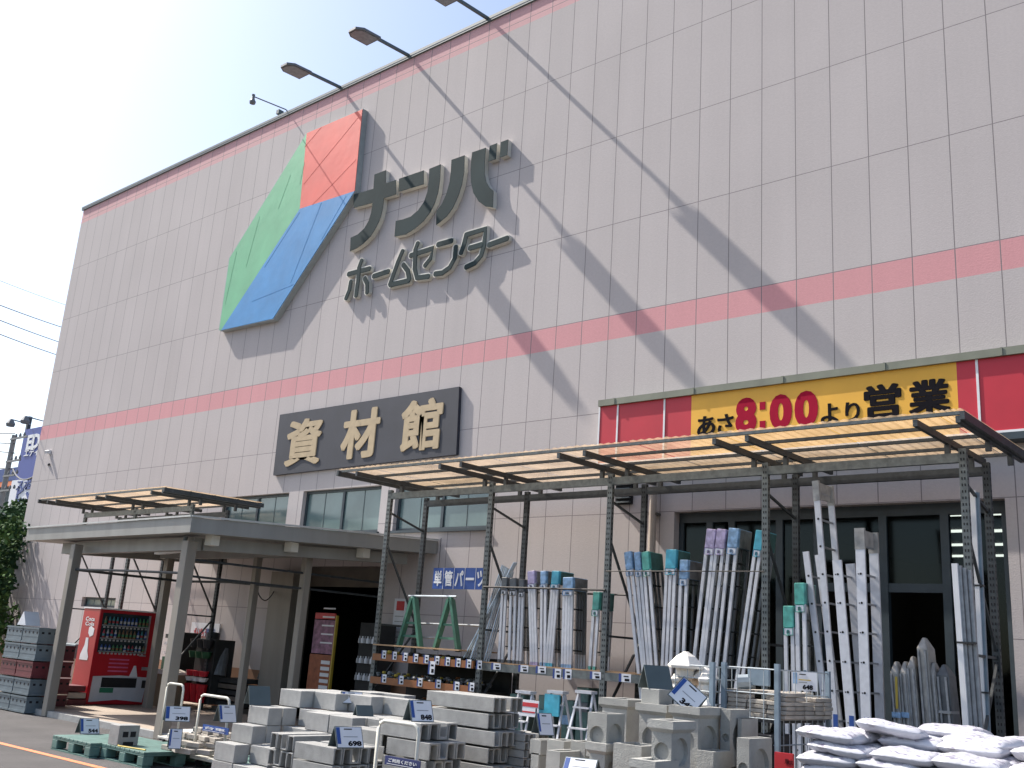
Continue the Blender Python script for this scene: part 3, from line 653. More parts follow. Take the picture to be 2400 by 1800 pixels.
price_tag(ps, 1012, 1565, -2.14, .14, .2); price_tag(ps, 903, 1643, -2.10, .12, .1); price_tag(ps, 935, 1650, -2.10, .12, .14)
mb = MB(); rnd = random.Random(3)
for z in (zA, zB, PY(960, 1655, -2.06).z):
    for i in range(150):
        x = rnd.uniform(XS[0]+.1, XS[1]-.4 if z == zA else XS[1]-.1); y = rnd.uniform(-2.04, -1.4); s_ = rnd.uniform(.02, .05)
        mb.mi = rnd.choice((0, 0, 0, 1, 2, 3)); zz = z-.03+rnd.uniform(.02, .10)
        mb.lathe((x, y, zz), [(s_*.7, 0), (s_, s_*.5), (s_*.7, s_)], 6)
mb.build('pipe_clamps', [M['lampgrey'], M['galv'], M['yel'], M['shelfo']], None, 'heaps of small dark steel pipe fittings in the orange fronted shelves', 'pipe fittings', kind='stuff')
# blue letter board hanging in the first bay
bs = thing('hanging_sign', 'blue sign with white lettering hanging in the first rack bay', 'sign', (PY(1078, 1355, -1.9).x, -1.9, 2.6))
a_, b2 = PY(1017, 1331, -1.9), PY(1139, 1382, -1.9)
mb = MB(); mb.box(a_.x, -1.9, b2.z, b2.x, -1.88, a_.z); mb.build('board', M['blue'], bs)
wd = (b2.x-a_.x)/5
for i, ch in enumerate('単管パーツ'):
    mb = MB(); e = .006
    for k, (dx, dz) in enumerate(((0, 0), (1, 0), (-1, 0), (0, 1), (0, -1))): text(ch, (a_.x+wd*i+.035+dx*e, -1.902, b2.z+(.05 if ch != 'ー' else .15)+dz*e), X_, Z_, N_, wd-.07, (a_.z-b2.z-.10) if ch != 'ー' else .03, .003+.0006*k, .004, mb)
    mb.build('character', M['white'], bs)
mb = MB()
for i in range(1, 5): mb.box(a_.x+wd*i-.004, -1.905, b2.z, a_.x+wd*i+.004, -1.9005, a_.z)
mb.build('divider', M['card'], bs)
for x in (a_.x+.1, b2.x-.1): mb = MB(); mb.tube([(x, -1.89, a_.z), (x, -1.89, a_.z+.5)], .006, 5); mb.build('hanger', M['black'], bs)
# white instruction strip on wall
c = PY(935, 1470, -.01); mb = MB(); mb.box(c.x-.17, -.03, c.z-.55, c.x+.17, -.003, c.z+.55); mb.mi = 1; mb.box(c.x-.1, -.034, c.z+.32, c.x+.12, -.031, c.z+.5); mb.mi = 2
for k in range(6): mb.box(c.x-.12, -.034, c.z+.2-k*.1, c.x+.12, -.031, c.z+.215-k*.1)
mb.mi = 1; mb.lathe((c.x, -.034, c.z-.5), [(.001, 0), (.001, .001)], 6)
mb.build('wall_poster', [M['card'], M['redt'], M['alud']], None, 'narrow white notice with a red square on the wall beside the doorway', 'poster')

# green trestle with pipes
tr = thing('trestle', 'green A shaped trestle pair carrying steel pipes on the plywood board', 'trestle', (.1, -1.6, 1.6))
zb_ = PY(1000, 1519, -1.6).z-.02
for xc, nm in ((PY(965, 1460, -1.6).x, 0), (PY(1052, 1460, -1.6).x, 0)):
    mb = MB(); top = PY(1050, 1405, -1.6).z
    for s_ in (-1, 1): mb.bar((xc+s_*.03, -1.6, top), (xc+s_*.27, -1.6, zb_), .10, .055)
    mb.lathe((xc, -1.6, top-.03), [(.05, 0), (.06, .03), (.04, .07)], 8)
    mb.bar((xc-.14, -1.6, zb_+.42), (xc+.14, -1.6, zb_+.42), .03, .04); mb.bar((xc-.2, -1.6, zb_+.2), (xc+.2, -1.6, zb_+.2), .03, .04)
    mb.build('trestle_leg', M['green'], tr)
mb = MB(); xa, xb = PY(958, 1400, -1.6).x, PY(1060, 1400, -1.6).x
mb.tube([(xa, -1.6, top+.04), (xb+.1, -1.6, top+.05)], .022, 8); mb.build('pipe', M['pipe'], tr)
mb = MB(); mb.tube([(xa, -1.45, zb_+.42), (xb+1.0, -1.45, zb_+.44)], .018, 8); mb.tube([(xa, -1.5, zb_+.19), (xb, -1.5, zb_+.2)], .018, 8); mb.build('pipe', M['alud'], tr)
# leaning scaffold pipes
for i in range(12):
    bx, by = 1087+i*5.2, 1541+i*1.0; tx, ty = 1168+i*3.2, (1405 if i < 3 else 1318+i*2)
    y0, y1 = -1.95+.05*(i % 3), -1.55+.05*(i % 3)
    p, q = PY(bx, by, y0), PY(tx, ty, y1)
    if i < 3: q = p+(PY(1205+i*3, 1318, y1)-p)
    mb = MB(); mb.tube([p, q], .0135, 8); mb.build('scaffold_pipe', M['pipe'], None, 'shiny steel pipe in the bundle leaning against the rack upright above the parts shelf', 'pipe', 'steel pipes leaning in a bundle')

# ================================================================== LADDERS
def ext_ladder(label, tx, ty, bx, by, y, wr=.075, dep=.40, cap=None, double=False):
    p, q = PY(bx, by, y), PY(tx, ty, y); d = (q-p); k = p.z/d.z; p = p-d*k  # carry on to the ground
    t = thing('extension_ladder', label, 'ladder', (p.x, y, 0), 'aluminium ladders stood on end')
    L_ = (q-p).length; dd = (q-p)/L_; oy = Vector((0, dep, 0)); ax = Vector((wr, 0, 0))
    for o_ in ((Vector((0, 0, 0)), oy) if not double else (Vector((0, 0, 0)), oy)):
        mb = MB(); mb.bar(p+o_, q+o_, wr, .03, (0, 1, 0)); mb.mi = 1
        if o_.y == 0:
            s_ = .22
            while s_ < L_-.1:
                c = p+dd*s_; 
                mb.lathe((0, 0, 0), [(.001, 0)], 3, cap=False) if False else None
                n = 8; r = .014
                ring = [c+Vector((r*math.cos(a), -.0165, r*math.sin(a))) for a in [2*math.pi*j/n for j in range(n)]]
                mb.prism(ring, (0, -.002, 0))
                if double:
                    ring = [v+Vector((-.028, 0, -.002)) for v in ring]; c2 = sum(ring, Vector())/n; mb.prism([c2+(v-c2)*.55 for v in ring], (0, -.002, 0))
                s_ += .335
            mb.mi = 2
            mb.box(p.x+dd.x*1.15-.02, y-.019, 1.15, p.x+dd.x*1.15+.035, y-.0165, 1.30)
        mb.build('rail', [M['alu'], M['hole'], M['blue']], t)
    s_ = .22
    while s_ < L_-.1:
        c = p+dd*s_; mb = MB(); mb.bar(c+Vector((0, .016, 0)), c+oy-Vector((0, .016, 0)), .022, .022); s_ += .335; mb.build('rung', M['alud'], t)
    if cap:
        mb = MB(); mb.bar(q-dd*.24, q+dd*.01, wr+.01, .04, (0, 1, 0)); mb.bar(q+oy-dd*.24, q+oy+dd*.01, wr+.01, .04, (0, 1, 0)); mb.bar(q-dd*.1, q-dd*.1+oy, .02, .2); mb.build('end_cap', M[cap], t)
    return t
ext_ladder('aluminium extension ladder whose top is just above the teal capped pair', 1889, 1293, 1935, 1662, -2.25, .075, .35)
ext_ladder('tallest aluminium extension ladder reaching up to the rack beam', 1912, 1129, 1956, 1675, -2.3, .075, .42, 'bagw')
ext_ladder('wide railed aluminium ladder between the tallest ladder and the purple capped one', 1962, 1313, 1993, 1675, -2.3, .11, .40, None, True)
ext_ladder('wide railed aluminium ladder with purple wrapping at its top', 2015, 1240, 2030, 1675, -2.3, .11, .42, 'bagw', True)
def fold_ladder(label, tx, ty, bx, by, y, wm, cap, nrail=2, dep=.34, caph=.26, base=None, group='wrapped folding ladders leaning side by side'):
    p, q = PY(bx, by, y), PY(tx, ty, y); base_z = base if base is not None else 0.0
    d = q-p; k = (p.z-base_z)/d.z; p = p-d*k; dd = (q-p).normalized()
    t = thing('folding_ladder', label, 'ladder', (p.x, y, p.z), group)
    for i in range(nrail):
        o_ = Vector((wm*(i/(nrail-1)-.5), 0, 0))
        mb = MB(); mb.bar(p+o_, q+o_-dd*.02, .044, .03, (0, 1, 0)); mb.bar(p+o_+Vector((0, dep, 0)), q+o_+Vector((0, dep, 0))-dd*.02, .03, .03, (0, 1, 0)); mb.build('rail', M['alu'], t)
        mb = MB(); mb.bar(p+o_-dd*.004, p+o_+dd*.05, .044, .04, (0, 1, 0)); mb.build('foot', M[cap], t)
    L_ = (q-p).length; s_ = .25
    while s_ < L_-.25: c = p+dd*s_; mb = MB(); mb.bar(c+Vector((-.0, .05, 0)), c+Vector((0, dep-.02, 0)), wm*.5, .018); s_ += .3; mb.build('step', M['greyc'], t)
    mb = MB(); a = q-dd*caph; ax_ = Vector((1, 0, 0))
    mb.bar(a+Vector((0, .0, 0)), q+Vector((0, .0, 0)), wm+.045, .05, (0, 1, 0)); mb.mi = 3
    mb.bar(a+Vector((0, dep/2+.027, 0)), q+Vector((0, dep/2+.027, 0)), wm+.035, dep, (0, 1, 0)); mb.mi = 1
    mb.bar(a-dd*caph*.35+Vector((0, -.028, 0)), a+dd*.002+Vector((0, -.028, 0)), wm+.03, .004, (0, 1, 0)); mb.mi = 2
    mb.bar(a-dd*caph*.30+Vector((0, -.034, 0)), a-dd*caph*.10+Vector((0, -.034, 0)), wm*.4, .003, (0, 1, 0))
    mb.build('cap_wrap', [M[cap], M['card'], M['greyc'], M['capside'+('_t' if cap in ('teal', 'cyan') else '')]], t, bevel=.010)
    # translucent wrapping along the side
    mb = MB(); s0 = Vector((wm/2+.03, .03, 0)); mb.add([p+s0+dd*.2, p+s0+Vector((0, dep-.05, 0))+dd*.2, q+s0+Vector((0, dep-.05, 0))-dd*caph, q+s0-dd*caph], [(0, 1, 2, 3)]); mb.build('wrapping', M['wrap'], t, recalc=False)
    return t
W_ = .065
for lab, tx, ty, bx, by, wm, cap, nr in (
 ('thin wrapped ladder with pale blue cap, leftmost of the third bay group', 1472, 1293, 1502, 1570, .08, 'bluec', 2),
 ('thin wrapped ladder with pale cap beside the green capped one', 1494, 1294, 1517, 1570, .06, 'bluec', 2),
 ('thin wrapped ladder with green cap beside the pale blue caps', 1513, 1293, 1534, 1570, .08, 'teal', 2),
 ('wrapped ladder with cyan cap in the middle of the third bay', 1575, 1288, 1562, 1570, .13, 'cyan', 3),
 ('shorter wrapped ladder with white and blue cap right of the cyan cap', 1605, 1312, 1594, 1570, .09, 'bluec', 2),
 ('tall wrapped ladder with purple cap, left of the purple pair', 1669, 1240, 1632, 1570, .10, 'purple', 2),
 ('tall wrapped ladder with purple cap beside the blue capped tall one', 1693, 1240, 1655, 1570, .10, 'purple', 2),
 ('tall wrapped ladder with blue cap right of the purple caps', 1722, 1238, 1688, 1570, .11, 'bluec', 2),
 ('leaning white ladder with bright cyan top beside the perforated upright', 1783, 1243, 1738, 1565, .075, 'cyan', 2)):
    fold_ladder(lab, tx, ty, bx, by, -1.9, wm, cap, nr, base=.45)
for lab, tx, ty, bx, by, wm, cap, nr, bs_ in (
 ('grey ladder with dark cap, leftmost on the gray shelf', 1184, 1353, 1174, 1548, .07, 'greyc', 2, 0),
 ('grey ladder with dark cap, second on the gray shelf', 1204, 1355, 1199, 1550, .09, 'greyc', 2, 0),
 ('grey ladder with dark cap and green strap on the shelf', 1224, 1358, 1217, 1552, .06, 'greyc', 2, 0),
 ('white ladder with purple cap and pink feet on the shelf', 1246, 1338, 1252, 1552, .10, 'purple', 3, 0),
 ('white ladder with light blue cap on the shelf', 1275, 1338, 1273, 1555, .07, 'bluec', 2, 0),
 ('white ladder with cyan cap and green feet on the shelf', 1304, 1338, 1287, 1555, .10, 'cyan', 3, 0),
 ('wrapped ladder with white and blue cap and hanging tag on the shelf', 1333, 1353, 1328, 1560, .15, 'bluec', 4, 0),
 ('lone white ladder with teal cap near the middle upright', 1400, 1387, 1388, 1568, .08, 'teal', 2, 0)):
    fold_ladder(lab, tx, ty, bx, by, -1.85, wm, cap, nr, caph=.20 if 'teal' not in lab else .26, base=zs2, group='wrapped folding ladders on the shelf')
for lab, tx, ty, bx, by in (('small ladder with teal wrapped top, right and taller one', 1875, 1366, 1881, 1600), ('small ladder with teal wrapped top, left and shorter one', 1849, 1420, 1852, 1610)):
    fold_ladder(lab, tx, ty, bx, by, -2.35, .09, 'teal', 2, .3, .26, base=.3, group='small teal topped ladders')
# tall strapped bundle right
def bundle(label, tx, ty, bx, by, y, n, key):
    p, q = PY(bx, by, y), PY(tx, ty, y); d = q-p; p = p-d*(p.z/d.z)
    t = thing('channel_bundle', label, 'metal channels', (p.x, y, 0), 'strapped bundles of metal channel')
    for i in range(n):
        o_ = Vector((i*.042, .03*i, 0)); mb = MB(); mb.bar(p+o_, q+o_-Vector((0, 0, .02*i)), .06 if i == 0 else .036, .05, (0, 1, 0)); mb.build('channel', M[key] if i else M['white'], t)
    for f in (.42, .72):
        c = p+(q-p)*f; mb = MB(); mb.box(c.x-.035, y-.031, c.z-.01, c.x+.042*(n-1)+.03, y+.05, c.z+.01); mb.build('strap', M['black'], t)
bundle('tall white channels strapped with black bands near the right upright', 2238, 1321, 2265, 1705, -2.4, 4, 'alud')
bundle('bluish strapped channels standing behind the right perforated upright', 2280, 1150, 2305, 1700, -1.6, 2, 'steelb')
# wrapped stepladders in the dark doorway
for i, (px, ty, w_, lab) in enumerate(((2098, 1550, .09, 'film wrapped stepladder with a yellow strip in the dark doorway'), (2119, 1550, .08, 'film wrapped stepladder with green and blue labels in the doorway'), (2137, 1538, .09, 'plain film wrapped stepladder between the labelled and the tall one'), (2163, 1494, .12, 'tallest film wrapped stepladder in the dark doorway'), (2186, 1552, .07, 'narrow film wrapped stepladder before the ribbed one'), (2210, 1557, .14, 'dark ribbed stepladder rightmost in the doorway group'))):
    y = -1.95+.04*i; q = PY(px, ty, y); b = Vector((q.x+.10, y, 0))
    t = thing('stepladder', lab, 'stepladder', (b.x, y, 0), 'wrapped stepladders in the shop doorway')
    mb = MB(); k = q.z-.12; w2_ = w_/2; yy = y-.04
    mb.add([(b.x-w2_, y-.07, 0), (b.x+w2_, y-.07, 0), (b.x+w2_, y+.3, 0), (b.x-w2_, y+.3, 0), (q.x-w2_, y-.05, k), (q.x+w2_, y-.05, k), (q.x+w2_, y+.22, k), (q.x-w2_, y+.22, k), (q.x-.01, y, q.z), (q.x+.015, y, q.z), (q.x+.015, y+.1, q.z), (q.x-.01, y+.1, q.z)],
           [(0, 1, 5, 4), (1, 2, 6, 5), (2, 3, 7, 6), (3, 0, 4, 7), (4, 5, 9, 8), (5, 6, 10, 9), (6, 7, 11, 10), (7, 4, 8, 11), (8, 9, 10, 11)])
    mb.build('wrap', M['bagw'] if i < 5 else M['greyc'], t, bevel=.01)
    mb = MB(); f = lambda z: b.x+(q.x-b.x)*z/k
    for s_ in (-1, 1): mb.bar((f(0)+s_*w_*.3, y-.085, 0), (f(k)+s_*w_*.3, y-.065, k-.02), .022, .02, (0, 1, 0))
    mb.build('rail', M['alud'], t)
    if i in (0, 1):
        mb = MB(); z = k-.5; mb.box(f(z)-w2_-.003, y-.1, z, f(z)+w2_+.003, y-.088, z+.06); mb.build('label_band', M['bluec'], t)
    if i == 0: mb = MB(); z = k-.4; mb.box(f(z)+.005, y-.1, z, f(z)+.03, y-.088, z+.35); mb.build('yellow_strip', M['yel'], t)
    if i == 5:
        for z in (.4, .6, .8, 1.0, 1.2, 1.4): mb = MB(); mb.box(f(z)-w2_, y-.1, z, f(z)+w2_, y+.2, z+.03); mb.build('step', M['alud'], t)
# step ladders with teal film and poster under the shelf
for px, py, lab, k in ((1230, 1665, 'silver A frame stepladder with red and white poster under the shelf', 0), (1305, 1668, 'silver A frame stepladder with teal wrapping under the shelf', 1), (1372, 1660, 'silver A frame stepladder half hidden behind the basins', 2)):
    y = -2.3; c = PY(px, py, y); x = c.x; h = PY(px, 1622, y).z
    t = thing('stepladder', lab, 'stepladder', (x, y, 0), 'stepladders standing under the shelf')
    for dy, sgn in ((-.25, -1), (.25, 1)):
        for s_ in (-1, 1):
            mb = MB(); mb.bar((x+s_*.12, y, h), (x+s_*.21, y+dy*1.4, 0), .03, .02, (0, 1, 0)); mb.build('leg', M['alu'], t)
    for j in range(4):
        z = .25+j*.27; f = 1-z/h; mb = MB(); mb.box(x-.12-.09*f, y-.37*f-.05, z, x+.12+.09*f, y-.37*f+.05, z+.02); mb.build('step', M['alu'], t)
    mb = MB(); mb.box(x-.14, y-.07, h-.02, x+.14, y+.07, h+.02); mb.build('top_plate', M['alu'], t)
    if k == 1:
        mb = MB(); mb.box(x-.13, y-.13, h-.32, x+.13, y-.10, h-.03); mb.build('teal_film', M['cyan'], t)
    if k == 0:
        a_, b2 = PY(1217, 1638, y-.30), PY(1262, 1682, y-.30)
        mb = MB(); mb.box(a_.x, y-.31, b2.z, b2.x, y-.30, a_.z); mb.mi = 1; mb.box(a_.x+.01, y-.313, a_.z-.09, b2.x-.01, y-.3105, a_.z-.035)
        mb.box(a_.x+.03, y-.313, a_.z-.17, b2.x-.06, y-.3105, a_.z-.15); mb.mi = 2; mb.box(b2.x-.05, y-.313, b2.z+.05, b2.x-.03, y-.3105, b2.z+.12)
        mb.build('poster', [M['card'], M['redt'], M['ink']], t)

for k, (p0_, p1_, yt_, key) in enumerate(((1195, 1228, 1625, 'alud'), (1262, 1290, 1628, 'cyan'), (1318, 1345, 1640, 'bluec'), (1352, 1380, 1610, 'greyc'))):
    A, B = PY(p0_, yt_, -1.7), PY(p1_, yt_, -1.7)
    mb = MB(); mb.box(A.x, -1.7, .0, B.x, -1.4, A.z); mb.mi = 1; mb.box(A.x, -1.705, A.z-.35, B.x, -1.70, A.z-.2); mb.build('wrapped_stock', [M['capside_t'], M[key]], None, 'film wrapped folded stepladder, %s from the left, behind the opened ones' % ORD[k], 'stepladder', 'wrapped stepladders under the shelf', bevel=.01)
# ================================================================== VENDING MACHINE
vb, vr = PZ(200.7, 1664.6, .0), PZ(326.8, 1662, .0)
vx, vy0, vy1 = -8.22, -3.07, -1.74; vx0 = vx-.72; vz0 = .06; vz1 = 2.04; VW, VH = vy1-vy0, vz1-vz0
vm = thing('vending_machine', 'red drinks vending machine under the canopy with a bottle picture on its side', 'vending machine', (vx-.36, (vy0+vy1)/2, kz))
mb = MB(); mb.box(vx0, vy0, vz0+.05, vx, vy1, vz1); mb.build('cabinet', M['vred'], vm, bevel=.015)
mb = MB(); mb.box(vx0-.01, vy0-.01, vz1, vx+.01, vy1+.01, vz1+.03); mb.build('top_lid', M['white'], vm)
mb = MB()
for y in (vy0+.08, vy1-.16): mb.box(vx-.2, y, kz-.04, vx-.1, y+.08, vz0+.05); mb.box(vx0+.05, y, kz-.04, vx0+.15, y+.08, vz0+.05)
mb.build('foot', M['white'], vm)
def vp(u0, v0, u1, v1, o0, o1): return (vx+o0, vy0+VW*u0, vz0+VH*v0, vx+o1, vy0+VW*u1, vz0+VH*v1)
mb = MB(); mb.box(*vp(.05, .555, .87, .965, .001, .012)); dw = mb.build('display_window', M['vdark'], vm)
rnd = random.Random(5)
for r in range(3):
    mb = MB(); v = .573+r*.135; mb.box(*vp(.06, v-.012, .86, v, .0125, .03)); mb.build('display_shelf', M['alud'], dw)
    for i in range(12):
        u = .075+i*.066; y = vy0+VW*(u+.02); z = vz0+VH*v
        mb = MB(); h = .17 if r else .13; mb.lathe((vx+.045, y, z+.002), [(.026, 0), (.028, .02), (.028, h*.6), (.012, h*.85), (.012, h)], 8); mb.mi = 1; mb.lathe((vx+.045, y, z+.002+h*.2), [(.0285, 0), (.0285, h*.3)], 8, cap=False)
        k = (i//3+r*2+(rnd.random() < .25)) % 6; mb.build('bottle', [M['cans'][k], M['cans'][(k+3) % 6]], dw, smooth=True)
    mb = MB()
    for i in range(12): u = .08+i*.066; mb.box(*vp(u, v-.034, u+.035, v-.016, .0125, .02))
    mb.build('button_row', M['cans'][3], dw)
mb = MB(); mb.box(*vp(.85, .555, .875, .965, .0125, .05)); mb.build('window_edge', M['alud'], dw)
mb = MB(); P3 = lambda u, v: (vx+.003, vy0+VW*u, vz0+VH*v)
mb.prism([P3(.04, .05), P3(.5, .075), P3(.95, .05), P3(.985, .31), P3(.5, .325), P3(.05, .31)], (.012, 0, 0)); lp = mb.build('lower_panel', M['vwhite'], vm)
mb = MB(); mb.box(*vp(.2, .2, .8, .3, .016, .022)); mb.build('dispensing_slot', M['hole'], lp)
mb = MB(); mb.box(*vp(.19, .145, .42, .195, .016, .02)); mb.build('green_sticker', M['cgreen'], lp)
mb = MB(); mb.box(*vp(.90, .20, .97, .28, .016, .022)); mb.build('coin_return', M['black'], lp)
mb = MB(); mb.prism([P3(.66, .315), P3(.80, .315), P3(.75, .43), P3(.72, .43)], (.02, 0, 0)); mb.build('notice', M['card'], vm)
for k in range(4): mb = MB(); mb.box(*vp(.28, .36+.04*k, .62, .375+.04*k, .002, .006)); mb.build('printed_line', M['pink'], vm)
mb = MB(); mb.box(*vp(.86, .385, .97, .42, .002, .008)); mb.build('bill_slot', M['alud'], vm)
mb = MB(); mb.box(*vp(.78, .53, .9, .545, .002, .01)); mb.build('coin_slot', M['alud'], vm)
sx = lambda a: vx0+(vx-vx0)*a
mb = text('Coca', (sx(.22), vy0-.002, vz0+VH*.87), X_, Z_, N_, .38, .085, .004, .02); text('Cola', (sx(.24), vy0-.002, vz0+VH*.82), X_, Z_, N_, .38, .08, .004, .02, mb); mb.build('side_lettering', M['white'], vm)
mb = MB(); SP = lambda a, v: (sx(a), vy0-.006, vz0+VH*v)
mb.prism([SP(a, v) for a, v in ((.22, .465), (.70, .465), (.72, .50), (.62, .56), (.60, .62), (.56, .695), (.42, .695), (.40, .62), (.24, .52))], (0, .004, 0)); mb.build('bottle_picture', M['white'], vm)
mb = MB(); mb.prism([SP(a, v) for a, v in ((.50, .745), (.62, .705), (.80, .725), (.82, .79), (.60, .82), (.50, .80))], (0, .004, 0)); mb.build('cap_picture', M['white'], vm)

# ================================================================== CRATES, GOODS UNDER THE CANOPY
def crate_proto(name, m_, w_, d_, h_):
    t = thing(name, 'x', 'crate'); mb = MB()
    mb.box(0, 0, .01, w_, .02, h_-.04); mb.box(0, d_-.02, .01, w_, d_, h_-.04); mb.box(0, .02, .01, .02, d_-.02, h_-.04); mb.box(w_-.02, .02, .01, w_, d_-.02, h_-.04); mb.box(.02, .02, .01, w_-.02, d_-.02, .03)
    for k in (.33, .66): mb.box(-.006, -.006, h_*k, w_+.006, d_+.006, h_*k+.012) if False else None
    mb.mi = 1
    for i in range(4):
        x = w_*(.12+.25*i); mb.box(x, -.003, h_*.6, x+.05, -.0005, h_*.6+.04); mb.box(w_+.0005, d_*(.12+.25*i), h_*.6, w_+.003, d_*(.12+.25*i)+.05, h_*.6+.04)
    mb.build('crate_body', [m_, M['hole']], t)
    mb = MB()
    for z in (.0, h_-.04): mb.box(-.012, -.012, z, w_+.012, .0, z+.035); mb.box(w_, 0, z, w_+.012, d_+.012, z+.035); mb.box(-.012, .0, z, 0, d_+.012, z+.035)
    mb.box(-.004, -.004, h_*.4, w_+.004, -.0005, h_*.4+.01); mb.build('crate_rim', m_, t); return t
gc = crate_proto('storage_crate', M['crate'], .66, .5, .30); rc = crate_proto('storage_crate', M['crater'], .66, .5, .30)
cxr = PY(78, 1560, -4.75).x-.66; first = {0: gc, 1: rc}; used = set()
cnt = 0
for j, yy in ((0, -4.75), (1, -4.2)):
    for i in range(2):
        for k in range(5-j):
            red = (k == 2 and j == 0) or j == 1; pr = rc if red else gc
            lab = '%s plastic crate, %s up, %s column of the %s stack' % ('dark red' if red else 'grey blue', ORD[k], ('right', 'left')[i], ('front', 'rear')[j])
            loc = (cxr-i*.70-(.0 if k % 2 else .02)-.55*j, yy, k*.318+.02)
            if red not in used: pr.location = loc; pr['label'] = lab; pr['group'] = 'plastic crates stacked left of the canopy'; used.add(red)
            else: dup(pr, loc, 0, lab, 'plastic crates stacked left of the canopy')
c = PY(60, 1465, -4.5); mb = MB(); mb.prism([(c.x-.16, -4.6, 1.61), (c.x+.22, -4.6, 1.61), (c.x+.04, -4.6, 1.88)], (0, .3, 0)); mb.build('tent_card', M['card'], None, 'blank folded card standing on top of the left crate stack', 'card')
def goods(name, label, cat, px0, px1, py0, py1, y, dep, key, group=None, bevel=.01, parts=None):
    a, b = PY(px0, (py0+py1)/2, y), PY(px1, (py0+py1)/2, y); t, q = PY((px0+px1)/2, py0, y), PY((px0+px1)/2, py1, y)
    T = thing(name, label, cat, ((a.x+b.x)/2, y, q.z), group); mb = MB(); mb.box(a.x, y, q.z, b.x, y+dep, t.z); mb.build('body', M[key], T, bevel=bevel)
    return T, a.x, b.x, q.z, t.z
goods('goods_stack', 'white carton on red trays between the canopy post and the vending machine', 'box', 118, 134, 1540, 1592, -2.3, .4, 'card')
for k in range(4): goods('goods_tray', 'red tray, %s from the bottom, beside the vending machine' % ORD[k], 'tray', 122, 158, 1652-k*16, 1666-k*16, -3.5, .4, 'crater' if k != 2 else 'beige', 'red trays beside the vending machine')
goods('sheet_stack', 'grey sheets piled high behind the canopy post', 'sheets', 100, 175, 1506, 1540, -2.2, .5, 'crate')
T, a, b, z0, z1 = goods('cupboard', 'tan painted box standing behind the vending machine', 'box', 346, 386, 1578, 1664, -1.6, .5, 'tan')
mb = MB(); mb.prism([(a-.01, -1.63, z1), (b+.01, -1.63, z1+.0), (b+.01, -1.63, z1+.05), ((a+b)/2, -1.63, z1+.1), (a-.01, -1.63, z1+.03)], (0, .55, 0)); mb.build('lid', M['lantern'], T)
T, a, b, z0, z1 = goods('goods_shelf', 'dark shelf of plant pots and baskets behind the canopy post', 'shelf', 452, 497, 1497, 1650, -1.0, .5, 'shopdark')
for k, (f0, f1, key) in enumerate(((.86, .99, 'black'), (.42, .5, 'red'), (.02, .3, 'vred'), (.34, .40, 'white'), (.7, .8, 'darkg'))):
    mb = MB(); n = 3
    for i in range(n): mb = MB(); xx = a+(b-a)*(i+.5)/n; mb.lathe((xx, -1.12, z0+(z1-z0)*f0), [((b-a)/n*.33, 0), ((b-a)/n*.48, (z1-z0)*(f1-f0))], 8); mb.build('pot', M[key], T, smooth=False)
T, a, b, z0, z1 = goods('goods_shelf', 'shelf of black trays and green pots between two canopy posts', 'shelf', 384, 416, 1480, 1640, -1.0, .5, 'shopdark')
for k, (f0, f1, key) in enumerate(((.80, .84, 'white'), (.4, .62, 'darkg'), (.66, .70, 'white'), (.3, .33, 'white'), (.9, .96, 'black'))):
    mb = MB(); mb.box(a-.02, -1.06, z0+(z1-z0)*f0, b, -1.002, z0+(z1-z0)*f1); mb.build('tray_row', M[key], T)
for px, py0, py1, r, lab in ((500, 1485, 1570, .15, 'tall black mat roll leaning on the rear rack upright'), (522, 1516, 1585, .17, 'dark green roll standing on the low boards by the wall')):
    q, p = PY(px, py0, -.7), PY(px-12, py1, -.8); mb = MB(); mb.tube([p, q], r, 14); mb.build('mat_roll', M['greyc' if px > 510 else 'black'], None, lab, 'roll', 'dark rolls near the left wall')
a_, b2 = PY(450, 1458, -.05), PY(511, 1494, -.05)
T = thing('notice_board', 'white notice board with red letters on the wall behind the rack', 'sign', (a_.x, -.05, b2.z))
mb = MB(); mb.box(a_.x, -.05, b2.z, b2.x, -.02, a_.z); mb.build('board', M['card'], T)
mb = text('がんばろう', (a_.x+.15, -.052, a_.z-.34), X_, Z_, N_, (b2.x-a_.x)*.45, .22, .006, .02); mb.build('lettering', M['redt'], T)
mb = text('園芸', (a_.x+(b2.x-a_.x)*.55, -.052, a_.z-.32), X_, Z_, N_, (b2.x-a_.x)*.32, .2, .006, .01); mb.build('lettering', M['tagb'], T)
T = thing('board_stack', 'low stack of dark planks lying along the brown plinth', 'planks', (-7, -.6, kz))
a, b = PY(503, 1600, -.8).x, PY(560, 1600, -.8).x
for k in range(6): mb = MB(); mb.box(a+.02*(k % 2), -.8, kz+k*.12, b, -.2, kz+k*.12+.09); mb.build('plank', M['shopdark' if k % 2 else 'pdark'], T)
# tap on the plinth, hanging cord
c = PY(616, 1580, -.02); mb = MB(); mb.tube([(c.x, -.002, c.z), (c.x, -.12, c.z), (c.x, -.14, c.z-.1)], .022, 6); mb.build('wall_tap', M['galv'], None, 'small steel tap on the brown plinth left of the doorway', 'tap')
p, q = PY(603, 1383, -2.0), PY(650, 1370, -.04); pts = [lerp(p, q, t)+Vector((0, 0, -.36*4*t*(1-t)*.75)) for t in [i/10 for i in range(11)]]
mb = MB(); mb.tube(pts, .012, 5); mb.build('cord', M['cable'], None, 'dark cord sagging from the canopy post to the wall', 'cord')
mb = MB(); mb.box(q.x-.05, -.08, q.z-.12, q.x+.05, -.002, q.z+.08); mb.build('wall_hook', M['black'], None, 'small dark hook on the wall holding the sagging cord', 'hook')
